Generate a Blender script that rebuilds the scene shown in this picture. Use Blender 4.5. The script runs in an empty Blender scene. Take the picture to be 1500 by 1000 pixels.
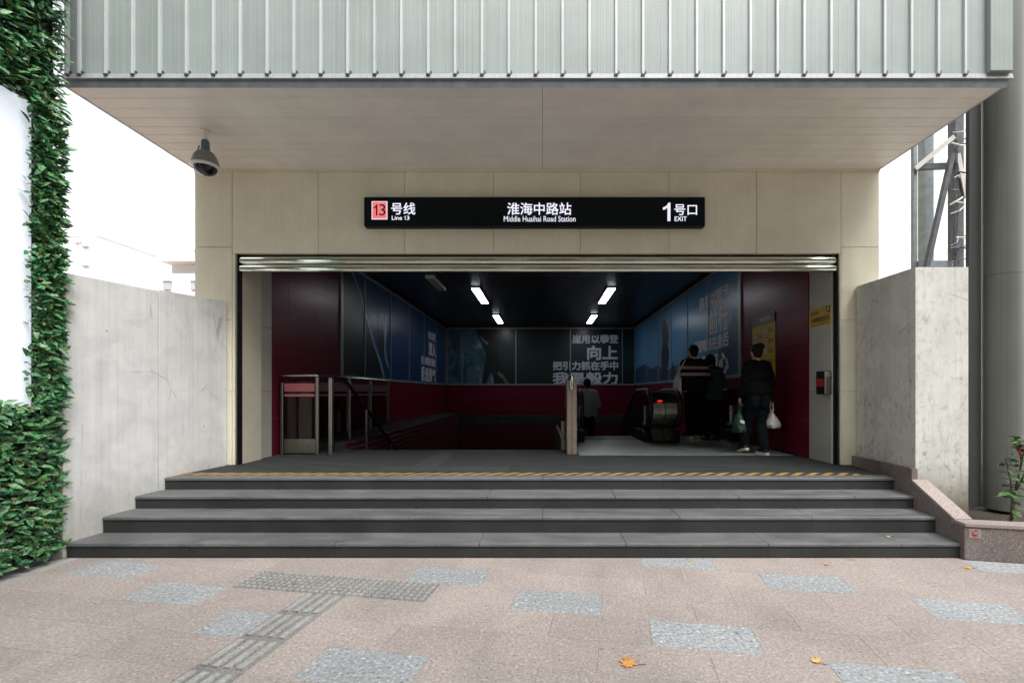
import bpy, bmesh, math, random
from mathutils import Vector, Matrix, noise
R = math.radians
random.seed(7)
sc = bpy.context.scene
COL = sc.collection

# ------------------------------------------------------------------ camera, sky, sun, exposure
EYE = 1.43          # eye height above the pavement (m)
F = 667.0           # focal length in photo pixels (16 mm on 36 mm, 1500 px wide)
cd = bpy.data.cameras.new('camera'); cam = bpy.data.objects.new('camera', cd); COL.objects.link(cam)
cam.location = (0, 0, EYE); cam.rotation_euler = (R(90), 0, 0)
cd.sensor_width = 36; cd.lens = F / 1500 * 36
cd.shift_x = -45 / 1500; cd.shift_y = 74 / 1500
cd.clip_start = 0.05; cd.clip_end = 2000
sc.camera = cam

SUN_EL, SUN_AZ = 52, 158      # elevation, azimuth clockwise from +Y (behind the camera, to the right)
world = bpy.data.worlds.new('World'); sc.world = world; world.use_nodes = True
wn = world.node_tree; wn.nodes.clear()
sky = wn.nodes.new('ShaderNodeTexSky'); sky.sky_type = 'NISHITA'; sky.sun_disc = False
sky.sun_elevation = R(SUN_EL); sky.sun_rotation = R(SUN_AZ)
sky.air_density = 1.0; sky.dust_density = 4.0; sky.ozone_density = 1.0
hs = wn.nodes.new('ShaderNodeHueSaturation'); hs.inputs['Saturation'].default_value = 0.12
bg = wn.nodes.new('ShaderNodeBackground'); bg.inputs['Strength'].default_value = 0.15
wo = wn.nodes.new('ShaderNodeOutputWorld')
wn.links.new(sky.outputs['Color'], hs.inputs['Color']); wn.links.new(hs.outputs['Color'], bg.inputs['Color'])
wn.links.new(bg.outputs['Background'], wo.inputs['Surface'])

sl = bpy.data.lights.new('sun', 'SUN'); sl.energy = 1.0; sl.angle = R(40); sl.color = (1, 0.985, 0.96)
sun = bpy.data.objects.new('sun', sl); COL.objects.link(sun)
az = R(SUN_AZ); el = R(SUN_EL)
sdir = Vector((math.sin(az) * math.cos(el), math.cos(az) * math.cos(el), math.sin(el)))
sun.rotation_euler = (-sdir).to_track_quat('-Z', 'Y').to_euler(); sun.location = sdir * 30

sc.view_settings.view_transform = 'Standard'; sc.view_settings.look = 'None'
sc.view_settings.exposure = 1.45; sc.view_settings.gamma = 1
sc.render.engine = 'CYCLES'
sc.cycles.use_denoising = True
sc.cycles.max_bounces = 8; sc.cycles.transparent_max_bounces = 12
sc.cycles.sample_clamp_indirect = 4

# ------------------------------------------------------------------ helpers
W = {}
def PX(x, d): return (x - 795) * d / F          # photo column at depth d -> metres
def PZ(y, d): return EYE + (574 - y) * d / F    # photo row at depth d -> height

def empty(name, loc, label=None, cat=None, group=None, parent=None):
    o = bpy.data.objects.new(name, None); COL.objects.link(o)
    o.empty_display_size = 0.1
    w = Vector(loc); W[o.name] = w
    if parent is not None:
        o.parent = parent; o.location = w - W[parent.name]
    else: o.location = w
    tag(o, label, cat, group)
    return o

def tag(o, label=None, cat=None, group=None, kind=None):
    if label: o['label'] = label
    if cat: o['category'] = cat
    if group: o['group'] = group
    if kind: o['kind'] = kind
    return o

def mobj(name, verts, faces, mat, parent=None, smooth=False, origin=None, mats=None, fmat=None):
    vs = [Vector(v) for v in verts]
    if origin is None:
        xs = [v.x for v in vs]; ys = [v.y for v in vs]; zs = [v.z for v in vs]
        origin = Vector(((min(xs) + max(xs)) / 2, (min(ys) + max(ys)) / 2, min(zs)))
    else: origin = Vector(origin)
    me = bpy.data.meshes.new(name)
    me.from_pydata([tuple(v - origin) for v in vs], [], faces)
    for m in (mats or [mat]): me.materials.append(m)
    if fmat: me.polygons.foreach_set('material_index', fmat)
    if smooth:
        me.polygons.foreach_set('use_smooth', [True] * len(me.polygons)); me.set_sharp_from_angle(angle=R(50))
    me.update()
    return place(name, me, origin, parent)

def place(name, me, loc, parent=None, rot=None, scale=None):
    o = bpy.data.objects.new(name, me); COL.objects.link(o)
    w = Vector(loc); W[o.name] = w
    if parent is not None:
        o.parent = parent; o.location = w - W[parent.name]
    else: o.location = w
    if rot is not None: o.rotation_euler = rot
    if scale is not None: o.scale = scale
    return o

class MB:
    def __init__(s): s.v = []; s.f = []
    def add(s, vs, fs):
        n = len(s.v); s.v += [tuple(v) for v in vs]; s.f += [tuple(i + n for i in f) for f in fs]; return s
    def box(s, x0, x1, y0, y1, z0, z1, b=0.0):
        if b <= 0:
            vs = [(x0,y0,z0),(x1,y0,z0),(x1,y1,z0),(x0,y1,z0),(x0,y0,z1),(x1,y0,z1),(x1,y1,z1),(x0,y1,z1)]
            return s.add(vs, [(0,3,2,1),(4,5,6,7),(0,1,5,4),(1,2,6,5),(2,3,7,6),(3,0,4,7)])
        bm = bmesh.new()
        bmesh.ops.create_cube(bm, size=1)
        for v in bm.verts:
            v.co = Vector((x0 + (v.co.x + .5) * (x1 - x0), y0 + (v.co.y + .5) * (y1 - y0), z0 + (v.co.z + .5) * (z1 - z0)))
        bmesh.ops.bevel(bm, geom=bm.edges[:], offset=b, segments=1, affect='EDGES')
        bm.verts.index_update()
        s.add([v.co[:] for v in bm.verts], [[v.index for v in f.verts] for f in bm.faces]); bm.free()
        return s
    def prism(s, poly, axis, a0, a1):
        """poly of 2-D points extruded along axis 'x','y' or 'z' from a0 to a1"""
        def mk(p, a):
            return {'x': (a, p[0], p[1]), 'y': (p[0], a, p[1]), 'z': (p[0], p[1], a)}[axis]
        n = len(poly)
        vs = [mk(p, a0) for p in poly] + [mk(p, a1) for p in poly]
        fs = [tuple(range(n - 1, -1, -1)), tuple(range(n, 2 * n))] + [(i, (i + 1) % n, n + (i + 1) % n, n + i) for i in range(n)]
        return s.add(vs, fs)
    def tube(s, pts, rad, seg=8, cap=True):
        pts = [Vector(p) for p in pts]; n = len(pts)
        rads = rad if isinstance(rad, (list, tuple)) else [rad] * n
        rings = []; up = None
        for i, p in enumerate(pts):
            t = (pts[min(i + 1, n - 1)] - pts[max(i - 1, 0)]).normalized()
            if up is None:
                up = Vector((0, 0, 1)) if abs(t.z) < .9 else Vector((1, 0, 0))
            a = t.cross(up).normalized(); b = a.cross(t).normalized(); up = b
            rings.append([p + (a * math.cos(2 * math.pi * k / seg) + b * math.sin(2 * math.pi * k / seg)) * rads[i] for k in range(seg)])
        vs = [v for r in rings for v in r]
        fs = [(i * seg + k, i * seg + (k + 1) % seg, (i + 1) * seg + (k + 1) % seg, (i + 1) * seg + k) for i in range(n - 1) for k in range(seg)]
        if cap: fs += [tuple(range(seg - 1, -1, -1)), tuple((n - 1) * seg + k for k in range(seg))]
        return s.add(vs, fs)
    def lathe(s, prof, c, seg=24):
        """prof: (radius, z) pairs turned round the vertical through c"""
        n = len(prof)
        vs = [(c[0] + r * math.cos(2 * math.pi * k / seg), c[1] + r * math.sin(2 * math.pi * k / seg), c[2] + z) for r, z in prof for k in range(seg)]
        fs = [(i * seg + k, i * seg + (k + 1) % seg, (i + 1) * seg + (k + 1) % seg, (i + 1) * seg + k) for i in range(n - 1) for k in range(seg)]
        fs += [tuple(range(seg - 1, -1, -1)), tuple((n - 1) * seg + k for k in range(seg))]
        return s.add(vs, fs)
    def obj(s, name, mat, parent=None, smooth=False, origin=None):
        return mobj(name, s.v, s.f, mat, parent, smooth, origin)

def box(name, x0, x1, y0, y1, z0, z1, mat, parent=None, b=0.0):
    return MB().box(x0, x1, y0, y1, z0, z1, b).obj(name, mat, parent)

# ------------------------------------------------------------------ materials
MATS = {}
class NT:
    def __init__(s, name):
        s.m = bpy.data.materials.new(name); s.m.use_nodes = True
        s.t = s.m.node_tree; s.b = s.t.nodes['Principled BSDF']; s.out = s.t.nodes['Material Output']
        g = s.t.nodes.new('ShaderNodeNewGeometry'); s.pos = g.outputs['Position']
        MATS[name] = s.m
    def n(s, typ, **kw):
        nd = s.t.nodes.new(typ)
        for k, v in kw.items(): setattr(nd, k, v)
        return nd
    def l(s, a, b): s.t.links.new(a, b)
    def mapping(s, scale, src=None, rot=(0, 0, 0)):
        mp = s.n('ShaderNodeMapping'); mp.inputs['Scale'].default_value = scale; mp.inputs['Rotation'].default_value = rot
        s.l(src or s.pos, mp.inputs['Vector']); return mp.outputs['Vector']
    def noise(s, scale, detail=4, rough=.6, vec=None, dist=0):
        nd = s.n('ShaderNodeTexNoise'); nd.inputs['Scale'].default_value = scale; nd.inputs['Detail'].default_value = detail
        nd.inputs['Roughness'].default_value = rough; nd.inputs['Distortion'].default_value = dist
        s.l(vec or s.pos, nd.inputs['Vector']); return nd.outputs['Fac']
    def vor(s, scale, vec=None, feature='F1'):
        nd = s.n('ShaderNodeTexVoronoi'); nd.feature = feature; nd.inputs['Scale'].default_value = scale
        s.l(vec or s.pos, nd.inputs['Vector']); return nd
    def ramp(s, fac, stops, interp='LINEAR'):
        r = s.n('ShaderNodeValToRGB'); r.color_ramp.interpolation = interp
        e = r.color_ramp.elements
        while len(e) < len(stops): e.new(0.5)
        for el_, (p, c) in zip(e, stops):
            el_.position = p; el_.color = (c, c, c, 1) if isinstance(c, (int, float)) else (*c, 1)
        s.l(fac, r.inputs['Fac']); return r.outputs['Color']
    def mix(s, fac, a, b, mode='MIX'):
        m = s.n('ShaderNodeMix', data_type='RGBA', blend_type=mode)
        for sock, v in ((m.inputs[0], fac), (m.inputs[6], a), (m.inputs[7], b)):
            if isinstance(v, bpy.types.NodeSocket): s.l(v, sock)
            elif isinstance(v, (int, float)): sock.default_value = v
            else: sock.default_value = (*v, 1)
        return m.outputs[2]
    def math(s, op, a, b=None):
        m = s.n('ShaderNodeMath', operation=op)
        for sock, v in ((m.inputs[0], a), (m.inputs[1], b)):
            if v is None: continue
            if isinstance(v, bpy.types.NodeSocket): s.l(v, sock)
            else: sock.default_value = v
        return m.outputs[0]
    def xyz(s, src=None):
        x = s.n('ShaderNodeSeparateXYZ'); s.l(src or s.pos, x.inputs[0]); return x.outputs
    def bump(s, h, strength=.3, dist=.01):
        b = s.n('ShaderNodeBump'); b.inputs['Strength'].default_value = strength; b.inputs['Distance'].default_value = dist
        s.l(h, b.inputs['Height']); s.l(b.outputs['Normal'], s.b.inputs['Normal'])
    def color(s, c):
        if isinstance(c, bpy.types.NodeSocket): s.l(c, s.b.inputs['Base Color'])
        else: s.b.inputs['Base Color'].default_value = (*c, 1)
    def fin(s, rough=.6, metal=0, spec=.5):
        if isinstance(rough, bpy.types.NodeSocket): s.l(rough, s.b.inputs['Roughness'])
        else: s.b.inputs['Roughness'].default_value = rough
        s.b.inputs['Metallic'].default_value = metal; s.b.inputs['Specular IOR Level'].default_value = spec
        return s.m

def simple(name, c, rough=.6, metal=0, var=.12, scale=6, bump=0, spec=.5):
    t = NT(name)
    f = t.noise(scale, 5, .6)
    a = tuple(x * (1 - var) for x in c); b = tuple(min(1, x * (1 + var)) for x in c)
    t.color(t.ramp(f, [(.3, a), (.7, b)]))
    if bump: t.bump(t.noise(scale * 12, 3), bump, .004)
    return t.fin(rough, metal, spec)

def granite(name, dark, mid, light, grain, stain=.25, rough=.75, bumpk=.25):
    t = NT(name)
    n1 = t.noise(grain, 3, .75)
    n2 = t.noise(grain * .42, 2, .6)
    c = t.ramp(n1, [(.33, dark), (.46, mid), (.56, mid), (.68, light)])
    c = t.mix(t.ramp(n2, [(.42, 0.0), (.62, .45)]), c, tuple(x * .78 for x in mid))
    oi = t.n('ShaderNodeObjectInfo')
    v = t.n('ShaderNodeMapRange'); v.inputs[3].default_value = .94; v.inputs[4].default_value = 1.05
    t.l(oi.outputs['Random'], v.inputs[0])
    c = t.mix(1.0, c, v.outputs[0], 'MULTIPLY')
    big = t.ramp(t.noise(1.3, 6, .65, dist=.6), [(.34, 1 - stain), (.6, 1.0)])
    c = t.mix(1.0, c, big, 'MULTIPLY')
    sp = t.vor(2.3); spot = t.ramp(sp.outputs['Distance'], [(.035, 1.0), (.05, 0.0)])
    c = t.mix(t.math('MULTIPLY', spot, .55), c, (.10, .09, .085))
    t.color(c); t.bump(n1, bumpk, .004)
    return t.fin(rough, 0, .35)

granite('granite_pink', (.16, .13, .115), (.395, .342, .312), (.66, .60, .565), 62, .2)
granite('granite_grey', (.08, .085, .09), (.35, .365, .37), (.80, .81, .82), 48, .15)
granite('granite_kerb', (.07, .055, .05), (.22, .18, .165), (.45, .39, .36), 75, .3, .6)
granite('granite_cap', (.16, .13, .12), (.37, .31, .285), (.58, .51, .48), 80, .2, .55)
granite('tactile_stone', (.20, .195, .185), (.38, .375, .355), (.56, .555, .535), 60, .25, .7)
granite('tactile_base', (.10, .098, .092), (.26, .255, .24), (.42, .415, .395), 60, .35, .8)  # darker than studs and bars: dirt, plus their shadow lines put into the colour

def dark_stone(name, base, rough=.5, spec=.5):
    t = NT(name)
    f = t.noise(140, 3, .7); g = t.noise(2.2, 6, .65, t.mapping((1, 3, 1)))
    c = t.ramp(f, [(.35, tuple(x * .75 for x in base)), (.65, tuple(x * 1.35 for x in base))])
    c = t.mix(1.0, c, t.ramp(g, [(.35, .72), (.65, 1.22)]), 'MULTIPLY')
    s = t.noise(9, 6, .75)
    c = t.mix(t.ramp(s, [(.58, 0.0), (.74, .28)]), c, tuple(x * 2.6 for x in base))
    t.color(c); t.bump(f, .15, .002)
    return t.fin(t.ramp(g, [(.3, rough - .12), (.7, rough + .12)]), 0, spec)
dark_stone('step_stone_lit', (.122, .127, .127), .52)  # treads paler, the sky light on them put into the colour
dark_stone('riser_stone_shaded', (.024, .026, .023), .7)  # dark stone deepened further, shade on the risers put into the colour
dark_stone('landing_stone', (.034, .037, .037), .8, .2)

def stucco(name, base, grime, low_k=.42, low_z=.95):
    t = NT(name)
    xyz = t.xyz()
    st = t.noise(1.0, 5, .7, t.mapping((26, 26, .5)))
    c = t.ramp(st, [(.3, tuple(x * .89 for x in base)), (.52, base), (.8, tuple(min(1, x * 1.05) for x in base))])
    bl = t.noise(3.2, 6, .62, dist=.5)
    c = t.mix(1.0, c, t.ramp(bl, [(.3, .84), (.62, 1.02)]), 'MULTIPLY')
    # scuffs: thresholded streaky noise gathered where a broad noise is high
    sc1 = t.ramp(t.noise(16, 6, .7, t.mapping((1, 1, .7)), .2), [(.52, 0.0), (.70, .7)])
    where = t.ramp(t.noise(1.4, 3, .5), [(.62 - grime * .3, 0.0), (.8 - grime * .25, grime)])
    c = t.mix(t.math('MULTIPLY', sc1, where), c, (.15, .145, .125))
    ch = t.vor(6.5, t.mapping((1, 1, .6))); chip = t.ramp(t.math('ADD', ch.outputs['Distance'], t.math('MULTIPLY', t.noise(60, 3), .12)), [(.10, 1.0), (.125, 0.0)])
    c = t.mix(t.math('MULTIPLY', chip, t.ramp(t.noise(2.7, 2), [(.5, 0.0), (.56, .55)])), c, (.25, .24, .21))
    # thin cracks
    v = t.vor(1.7, t.mapping((1, 1, .45)), 'DISTANCE_TO_EDGE')
    crack = t.ramp(v.outputs['Distance'], [(.0, 1.0), (.006, 0.0)])
    c = t.mix(t.math('MULTIPLY', crack, t.ramp(t.noise(2.1, 2), [(.52, 0.0), (.6, .5)])), c, (.2, .19, .17))
    # splash-back dirt low down with a ragged edge
    low = t.math('ADD', xyz[2], t.math('MULTIPLY', t.noise(5, 5, .7), .5))
    c = t.mix(t.ramp(low, [(.45, low_k), (low_z, 0.0)]), c, (.22, .19, .12))
    t.color(c); t.bump(t.noise(38, 5, .7), .25, .006)
    return t.fin(.85, 0, .25)
stucco('stucco_left', (.84, .84, .82), .32)
stucco('stucco_right', (.62, .62, .58), .95, .9, 1.15)

def panel_metal(name, base, streak=.12, rough=.4, oi=.05, metal=0.0):
    t = NT(name)
    st = t.noise(1.0, 4, .7, t.mapping((60, 60, .25)))
    c = t.ramp(st, [(.3, tuple(x * (1 - streak) for x in base)), (.7, tuple(min(1, x * (1 + streak * .6)) for x in base))])
    b = t.noise(2.5, 5, .6); c = t.mix(1.0, c, t.ramp(b, [(.3, .9), (.65, 1.02)]), 'MULTIPLY')
    o = t.n('ShaderNodeObjectInfo'); v = t.n('ShaderNodeMapRange'); v.inputs[3].default_value = 1 - oi; v.inputs[4].default_value = 1 + oi
    t.l(o.outputs['Random'], v.inputs[0]); c = t.mix(1.0, c, v.outputs[0], 'MULTIPLY')
    t.color(c)
    return t.fin(rough, metal, .5)
panel_metal('fascia_metal', (.31, .36, .345), .12, .45, .06)
panel_metal('rib_metal_lit', (.56, .595, .60), .05, .4, .03)  # same metal as the panels, brighter light on the ribs put into colour
panel_metal('trim_metal', (.36, .40, .40), .2, .5, .02)
panel_metal('soffit_metal', (.80, .79, .72), .03, .45, .025)
panel_metal('cream_panel', (.80, .775, .61), .04, .4, .025)
panel_metal('cream_backing', (.66, .62, .48), .03, .6, .0)
panel_metal('jamb_panel', (.46, .46, .40), .03, .45, .02)
panel_metal('column_metal', (.125, .135, .115), .12, .38, .0)
panel_metal('column_flange', (.065, .068, .066), .15, .45, .0)

simple('burgundy', (.125, .007, .024), .28, 0, .12, 3, 0, .22)
simple('burgundy_tile', (.075, .008, .014), .35, 0, .2, 8)
simple('ceiling_dark', (.045, .06, .075), .35, 0, .15, 2)
simple('stainless', (.62, .62, .58), .24, 1, .06, 20)
simple('stainless_dull', (.34, .33, .29), .38, 1, .1, 15)
simple('bronze_panel', (.42, .35, .29), .4, .6, .15, 12)
simple('black_plastic', (.012, .012, .013), .35, 0, .2, 10)
simple('black_rubber', (.01, .01, .01), .5, 0, .2, 10)
simple('black_metal', (.008, .008, .009), .5, 0, .1, 6, 0, .2)
simple('sign_black', (.006, .010, .012), .45, 0, .1, 3, 0, .12)
simple('frame_grey', (.30, .32, .33), .4, .4, .1, 8)
simple('steel_grey', (.22, .25, .27), .5, .4, .2, 9)
simple('steel_dark', (.09, .10, .11), .5, .3, .25, 9)
simple('steel_pale', (.52, .50, .47), .5, .2, .1, 9)
simple('white_paint', (.80, .80, .79), .7, 0, .04, 1.2)
simple('offwhite_paint', (.72, .71, .67), .75, 0, .08, 1.5)
simple('concrete', (.34, .33, .31), .85, 0, .2, 4, .2)
simple('asphalt', (.05, .05, .052), .9, 0, .2, 30, .3)
simple('soil', (.045, .035, .025), .95, 0, .4, 30, .5)
simple('cctv_grey', (.20, .195, .18), .45, 0, .12, 20)
simple('cctv_teal', (.06, .16, .18), .5, 0, .3, 40)
simple('cctv_white', (.75, .75, .74), .3, 0, .05, 20)
simple('dark_dome', (.006, .007, .012), .08, 0, .1, 10)
simple('yellow_sign', (.55, .37, .01), .5, 0, .06, 5)
simple('red_paint', (.40, .02, .018), .45, 0, .1, 8)
simple('pink_print', (.62, .20, .24), .5, 0, .05, 8)
simple('white_print', (.78, .78, .80), .5, 0, .04, 8)
simple('grey_print', (.66, .68, .76), .5, 0, .08, 8)
simple('skin', (.50, .32, .24), .55, 0, .06, 20)
simple('hair', (.010, .008, .007), .5, 0, .3, 90, .4, .2)
simple('black_cloth', (.006, .006, .007), .9, 0, .25, 40, .3, .12)
simple('jeans', (.008, .011, .015), .9, 0, .3, 60, .3, .12)
simple('green_cloth', (.045, .085, .072), .9, 0, .2, 40, .3, .12)
simple('pale_cloth', (.42, .45, .48), .9, 0, .1, 30, .3)
simple('tote_cloth', (.62, .63, .67), .9, 0, .08, 30, .3)
simple('shoe_white', (.68, .66, .58), .6, 0, .08, 30)
simple('shoe_black', (.015, .015, .016), .5, 0, .1, 30)
simple('green_bag', (.012, .06, .035), .6, 0, .2, 30)
simple('leaf_orange', (.62, .28, .07), .7, 0, .2, 40)
simple('leaf_tan', (.66, .42, .17), .7, 0, .2, 40)
simple('leaf_yellow', (.62, .38, .03), .7, 0, .2, 40)
simple('bark', (.10, .075, .05), .9, 0, .3, 40, .4)
simple('petal', (.55, .03, .06), .6, 0, .2, 40)
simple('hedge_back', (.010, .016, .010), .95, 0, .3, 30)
simple('far_wall', (.88, .88, .87), .85, 0, .03, .3)
simple('far_window', (.42, .45, .50), .3, 0, .1, 1)
simple('esc_step', (.10, .10, .10), .5, .6, .2, 30)

def leaf_mat(name, cols):
    t = NT(name); o = t.n('ShaderNodeObjectInfo')
    n = t.noise(17, 1, .5)
    f = t.math('FRACT', t.math('ADD', t.math('MULTIPLY', n, 5.0), o.outputs['Random']))
    t.color(t.ramp(f, cols))
    return t.fin(.38, 0, .5)
GREEN = [(0, (.010, .05, .028)), (.2, (.035, .15, .075)), (.42, (.06, .24, .13)), (.64, (.065, .32, .085)), (.82, (.18, .44, .11)), (.91, (.38, .15, .08)), (1, (.02, .09, .05))]
leaf_mat('hedge_leaf', GREEN)
leaf_mat('rose_leaf', [(0, (.03, .09, .03)), (.5, (.06, .14, .05)), (.85, (.12, .2, .06)), (1, (.25, .22, .05))])

def emis(name, c, k):
    t = NT(name); t.color(c); t.b.inputs['Emission Color'].default_value = (*c, 1); t.b.inputs['Emission Strength'].default_value = k
    return t.fin(.5)
emis('lamp_tube', (.92, .96, 1.0), 4.5)
emis('sign_white', (.80, .82, .92), .30)
emis('pale_board', (.80, .84, .94), .22)
emis('sign_red', (.75, .16, .18), .35)
emis('led_red', (1.0, .04, .02), .35)

def glass(name, tint, k=.12):
    t = NT(name)
    tr = t.n('ShaderNodeBsdfTransparent'); tr.inputs[0].default_value = (*tint, 1)
    gl = t.n('ShaderNodeBsdfGlossy'); gl.inputs['Roughness'].default_value = .03
    lw = t.n('ShaderNodeLayerWeight'); lw.inputs[0].default_value = .25
    fac = t.math('ADD', t.math('MULTIPLY', lw.outputs['Fresnel'], .8), k * .3)
    mx = t.n('ShaderNodeMixShader'); t.l(fac, mx.inputs[0]); t.l(tr.outputs[0], mx.inputs[1]); t.l(gl.outputs[0], mx.inputs[2])
    t.l(mx.outputs[0], t.out.inputs['Surface']); return t.m
glass('rail_glass', (.80, .86, .84)); glass('esc_glass', (.55, .68, .72))

def hazard():
    t = NT('hazard_tape'); x = t.xyz()
    ph = t.math('ADD', x[0], t.math('MULTIPLY', x[1], -1.1))
    f = t.math('FRACT', t.math('DIVIDE', ph, .168))
    stripe = t.math('GREATER_THAN', f, .5)
    wear = t.ramp(t.noise(22, 4, .7), [(.3, .55), (.55, 1.0)])
    c = t.mix(stripe, (.03, .03, .032), (.46, .28, .06))
    t.color(t.mix(1.0, c, wear, 'MULTIPLY')); return t.fin(.6)
hazard()

def shutter():
    t = NT('shutter_metal')
    n = t.noise(1, 4, .6, t.mapping((1.5, 60, 60)))
    t.color(t.ramp(n, [(.3, (.62, .66, .56)), (.7, (.86, .89, .80))])); t.bump(t.noise(3, 3), .25, .01)
    return t.fin(.13, 1)
shutter()

def blue_print(name, cols, nz):
    t = NT(name); x = t.xyz()
    h = t.n('ShaderNodeMapRange'); h.inputs[1].default_value = 1.7; h.inputs[2].default_value = 3.95
    t.l(t.math('ADD', x[2], t.math('MULTIPLY', t.math('SUBTRACT', t.noise(nz, 5, .6), .5), .9)), h.inputs[0])
    t.color(t.ramp(h.outputs[0], cols)); return t.fin(.3, 0, .4)
blue_print('print_sky', [(0, (.13, .31, .50)), (.3, (.10, .28, .50)), (1, (.06, .23, .46))], .8)
blue_print('print_deep', [(0, (.007, .03, .12)), (.5, (.014, .06, .18)), (1, (.02, .08, .18))], .7)
blue_print('print_forest', [(0, (.006, .022, .022)), (.5, (.012, .045, .04)), (1, (.006, .02, .024))], 1.6)
def rock_print():
    t = NT('print_rock'); n = t.noise(2.4, 8, .72, t.mapping((1, 1, .6)), 1.0)
    t.color(t.ramp(n, [(.34, (.012, .04, .06)), (.5, (.06, .13, .19)), (.66, (.20, .33, .42))])); return t.fin(.35, 0, .4)
rock_print()
simple('print_black', (.006, .009, .010), .35, 0, .3, 3)
simple('print_pale', (.20, .33, .42), .35, 0, .3, 6)
simple('print_skin', (.16, .13, .14), .35, 0, .3, 6)
simple('print_navy', (.02, .06, .16), .35, 0, .3, 2)

def striped_sweater():
    t = NT('striped_sweater'); tc = t.n('ShaderNodeTexCoord'); z = t.xyz(tc.outputs['Object'])[2]
    def band(c, w): return t.math('LESS_THAN', t.math('ABSOLUTE', t.math('SUBTRACT', z, c)), w)
    c = t.mix(band(.475, .010), (.012, .012, .014), (.75, .42, .44))
    c = t.mix(band(.445, .008), c, (.70, .52, .52))
    c = t.mix(band(.355, .010), c, (.75, .42, .44)); c = t.mix(band(.325, .008), c, (.70, .52, .52))
    c = t.mix(band(.02, .02), c, (.5, .46, .45))
    t.color(c); t.bump(t.noise(90, 3), .4, .004); return t.fin(.9, 0, .12)
striped_sweater()
def plastic_bag():
    t = NT('plastic_bag'); n = t.noise(14, 3, .6)
    c = t.ramp(n, [(.40, (.62, .60, .55)), (.60, (.66, .64, .60)), (.64, (.45, .12, .08)), (.70, (.12, .30, .10))])
    t.color(c); return t.fin(.35)
plastic_bag()
simple('casing_steel', (.26, .25, .22), .3, 1, .15, 10)
simple('pink_print_shaded', (.13, .07, .09), .6, 0, .1, 8)  # pink print of the side panes, dimmed by shade put into the colour
M = MATS

# ------------------------------------------------------------------ lettering
def text_geo(body, weight=0.0):
    cu = bpy.data.curves.new('t', 'FONT'); cu.body = body; cu.size = 1; cu.extrude = .0; cu.resolution_u = 3
    o = bpy.data.objects.new('t', cu); COL.objects.link(o)
    dg = bpy.context.evaluated_depsgraph_get(); dg.update()
    me = o.evaluated_get(dg).to_mesh()
    vs = [v.co.copy() for v in me.vertices]; fs = [tuple(p.vertices) for p in me.polygons]
    o.evaluated_get(dg).to_mesh_clear()
    bpy.data.objects.remove(o); bpy.data.curves.remove(cu)
    return vs, fs
def lettering(body, u0, u1, v0, v1, frame, mat, parent, weight=0.0, name='lettering'):
    """fit text into the rectangle u0..u1, v0..v1 of frame(u, v, lift); strokes are thickened by shifted copies"""
    vs, fs = text_geo(body)
    if not fs: return None
    x0 = min(v.x for v in vs); x1 = max(v.x for v in vs); y0 = min(v.y for v in vs); y1 = max(v.y for v in vs)
    w = weight * (v1 - v0); mb = MB()
    for k, (dx, dy) in enumerate(((-1, -1), (1, -1), (-1, 1), (1, 1), (0, 0)) if w else ((0, 0),)):
        mb.add([frame(u0 + w + (v.x - x0) / (x1 - x0) * (u1 - u0 - 2 * w) + dx * w, v0 + w + (v.y - y0) / (y1 - y0) * (v1 - v0 - 2 * w) + dy * w, k * .0003) for v in vs], fs)
    return mb.obj(name, mat, parent)
def fr_front(y): return lambda u, v, w=0: (u, y - w, v)          # reads on a face that looks towards the street
def fr_right(x): return lambda u, v, w=0: (x - w, -u, v)         # on the right-hand wall, u = -depth
def fr_left(x): return lambda u, v, w=0: (x + w, u, v)           # on the left-hand wall, u = depth
def numeral_one(u0, u1, v0, v1, frame, mat, parent):
    w = u1 - u0; h = v1 - v0
    pts = [(.60, 0), (1, 0), (1, 1), (.74, 1), (.55, .87), (.30, .79), (0, .74), (0, .60), (.32, .64), (.60, .73)]
    poly('lettering', [(u0 + a * w, v0 + b * h) for a, b in pts], frame, mat, parent)
def poly(name, pts, frame, mat, parent):
    n = len(pts); return mobj(name, [frame(*p) for p in pts], [tuple(range(n))], mat, parent)

# ------------------------------------------------------------------ key measures
DF = 5.675                    # depth of the facade
ZL = 0.52                     # landing height
STEPS = [(3.93, 0.0, .124), (4.22, .124, .272), (4.52, .272, .395), (4.83, .395, ZL)]
XL, XR = -3.86, 3.65          # interior side walls
DB = 18.0                     # interior back wall
ZC = 4.05                     # interior ceiling
def wall_l(d): return -3.93 - (DF - d) * .115     # splayed plaster wall, left
def kerb_r(d): return 3.078 + .135 * d            # splayed granite kerb, right

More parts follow.
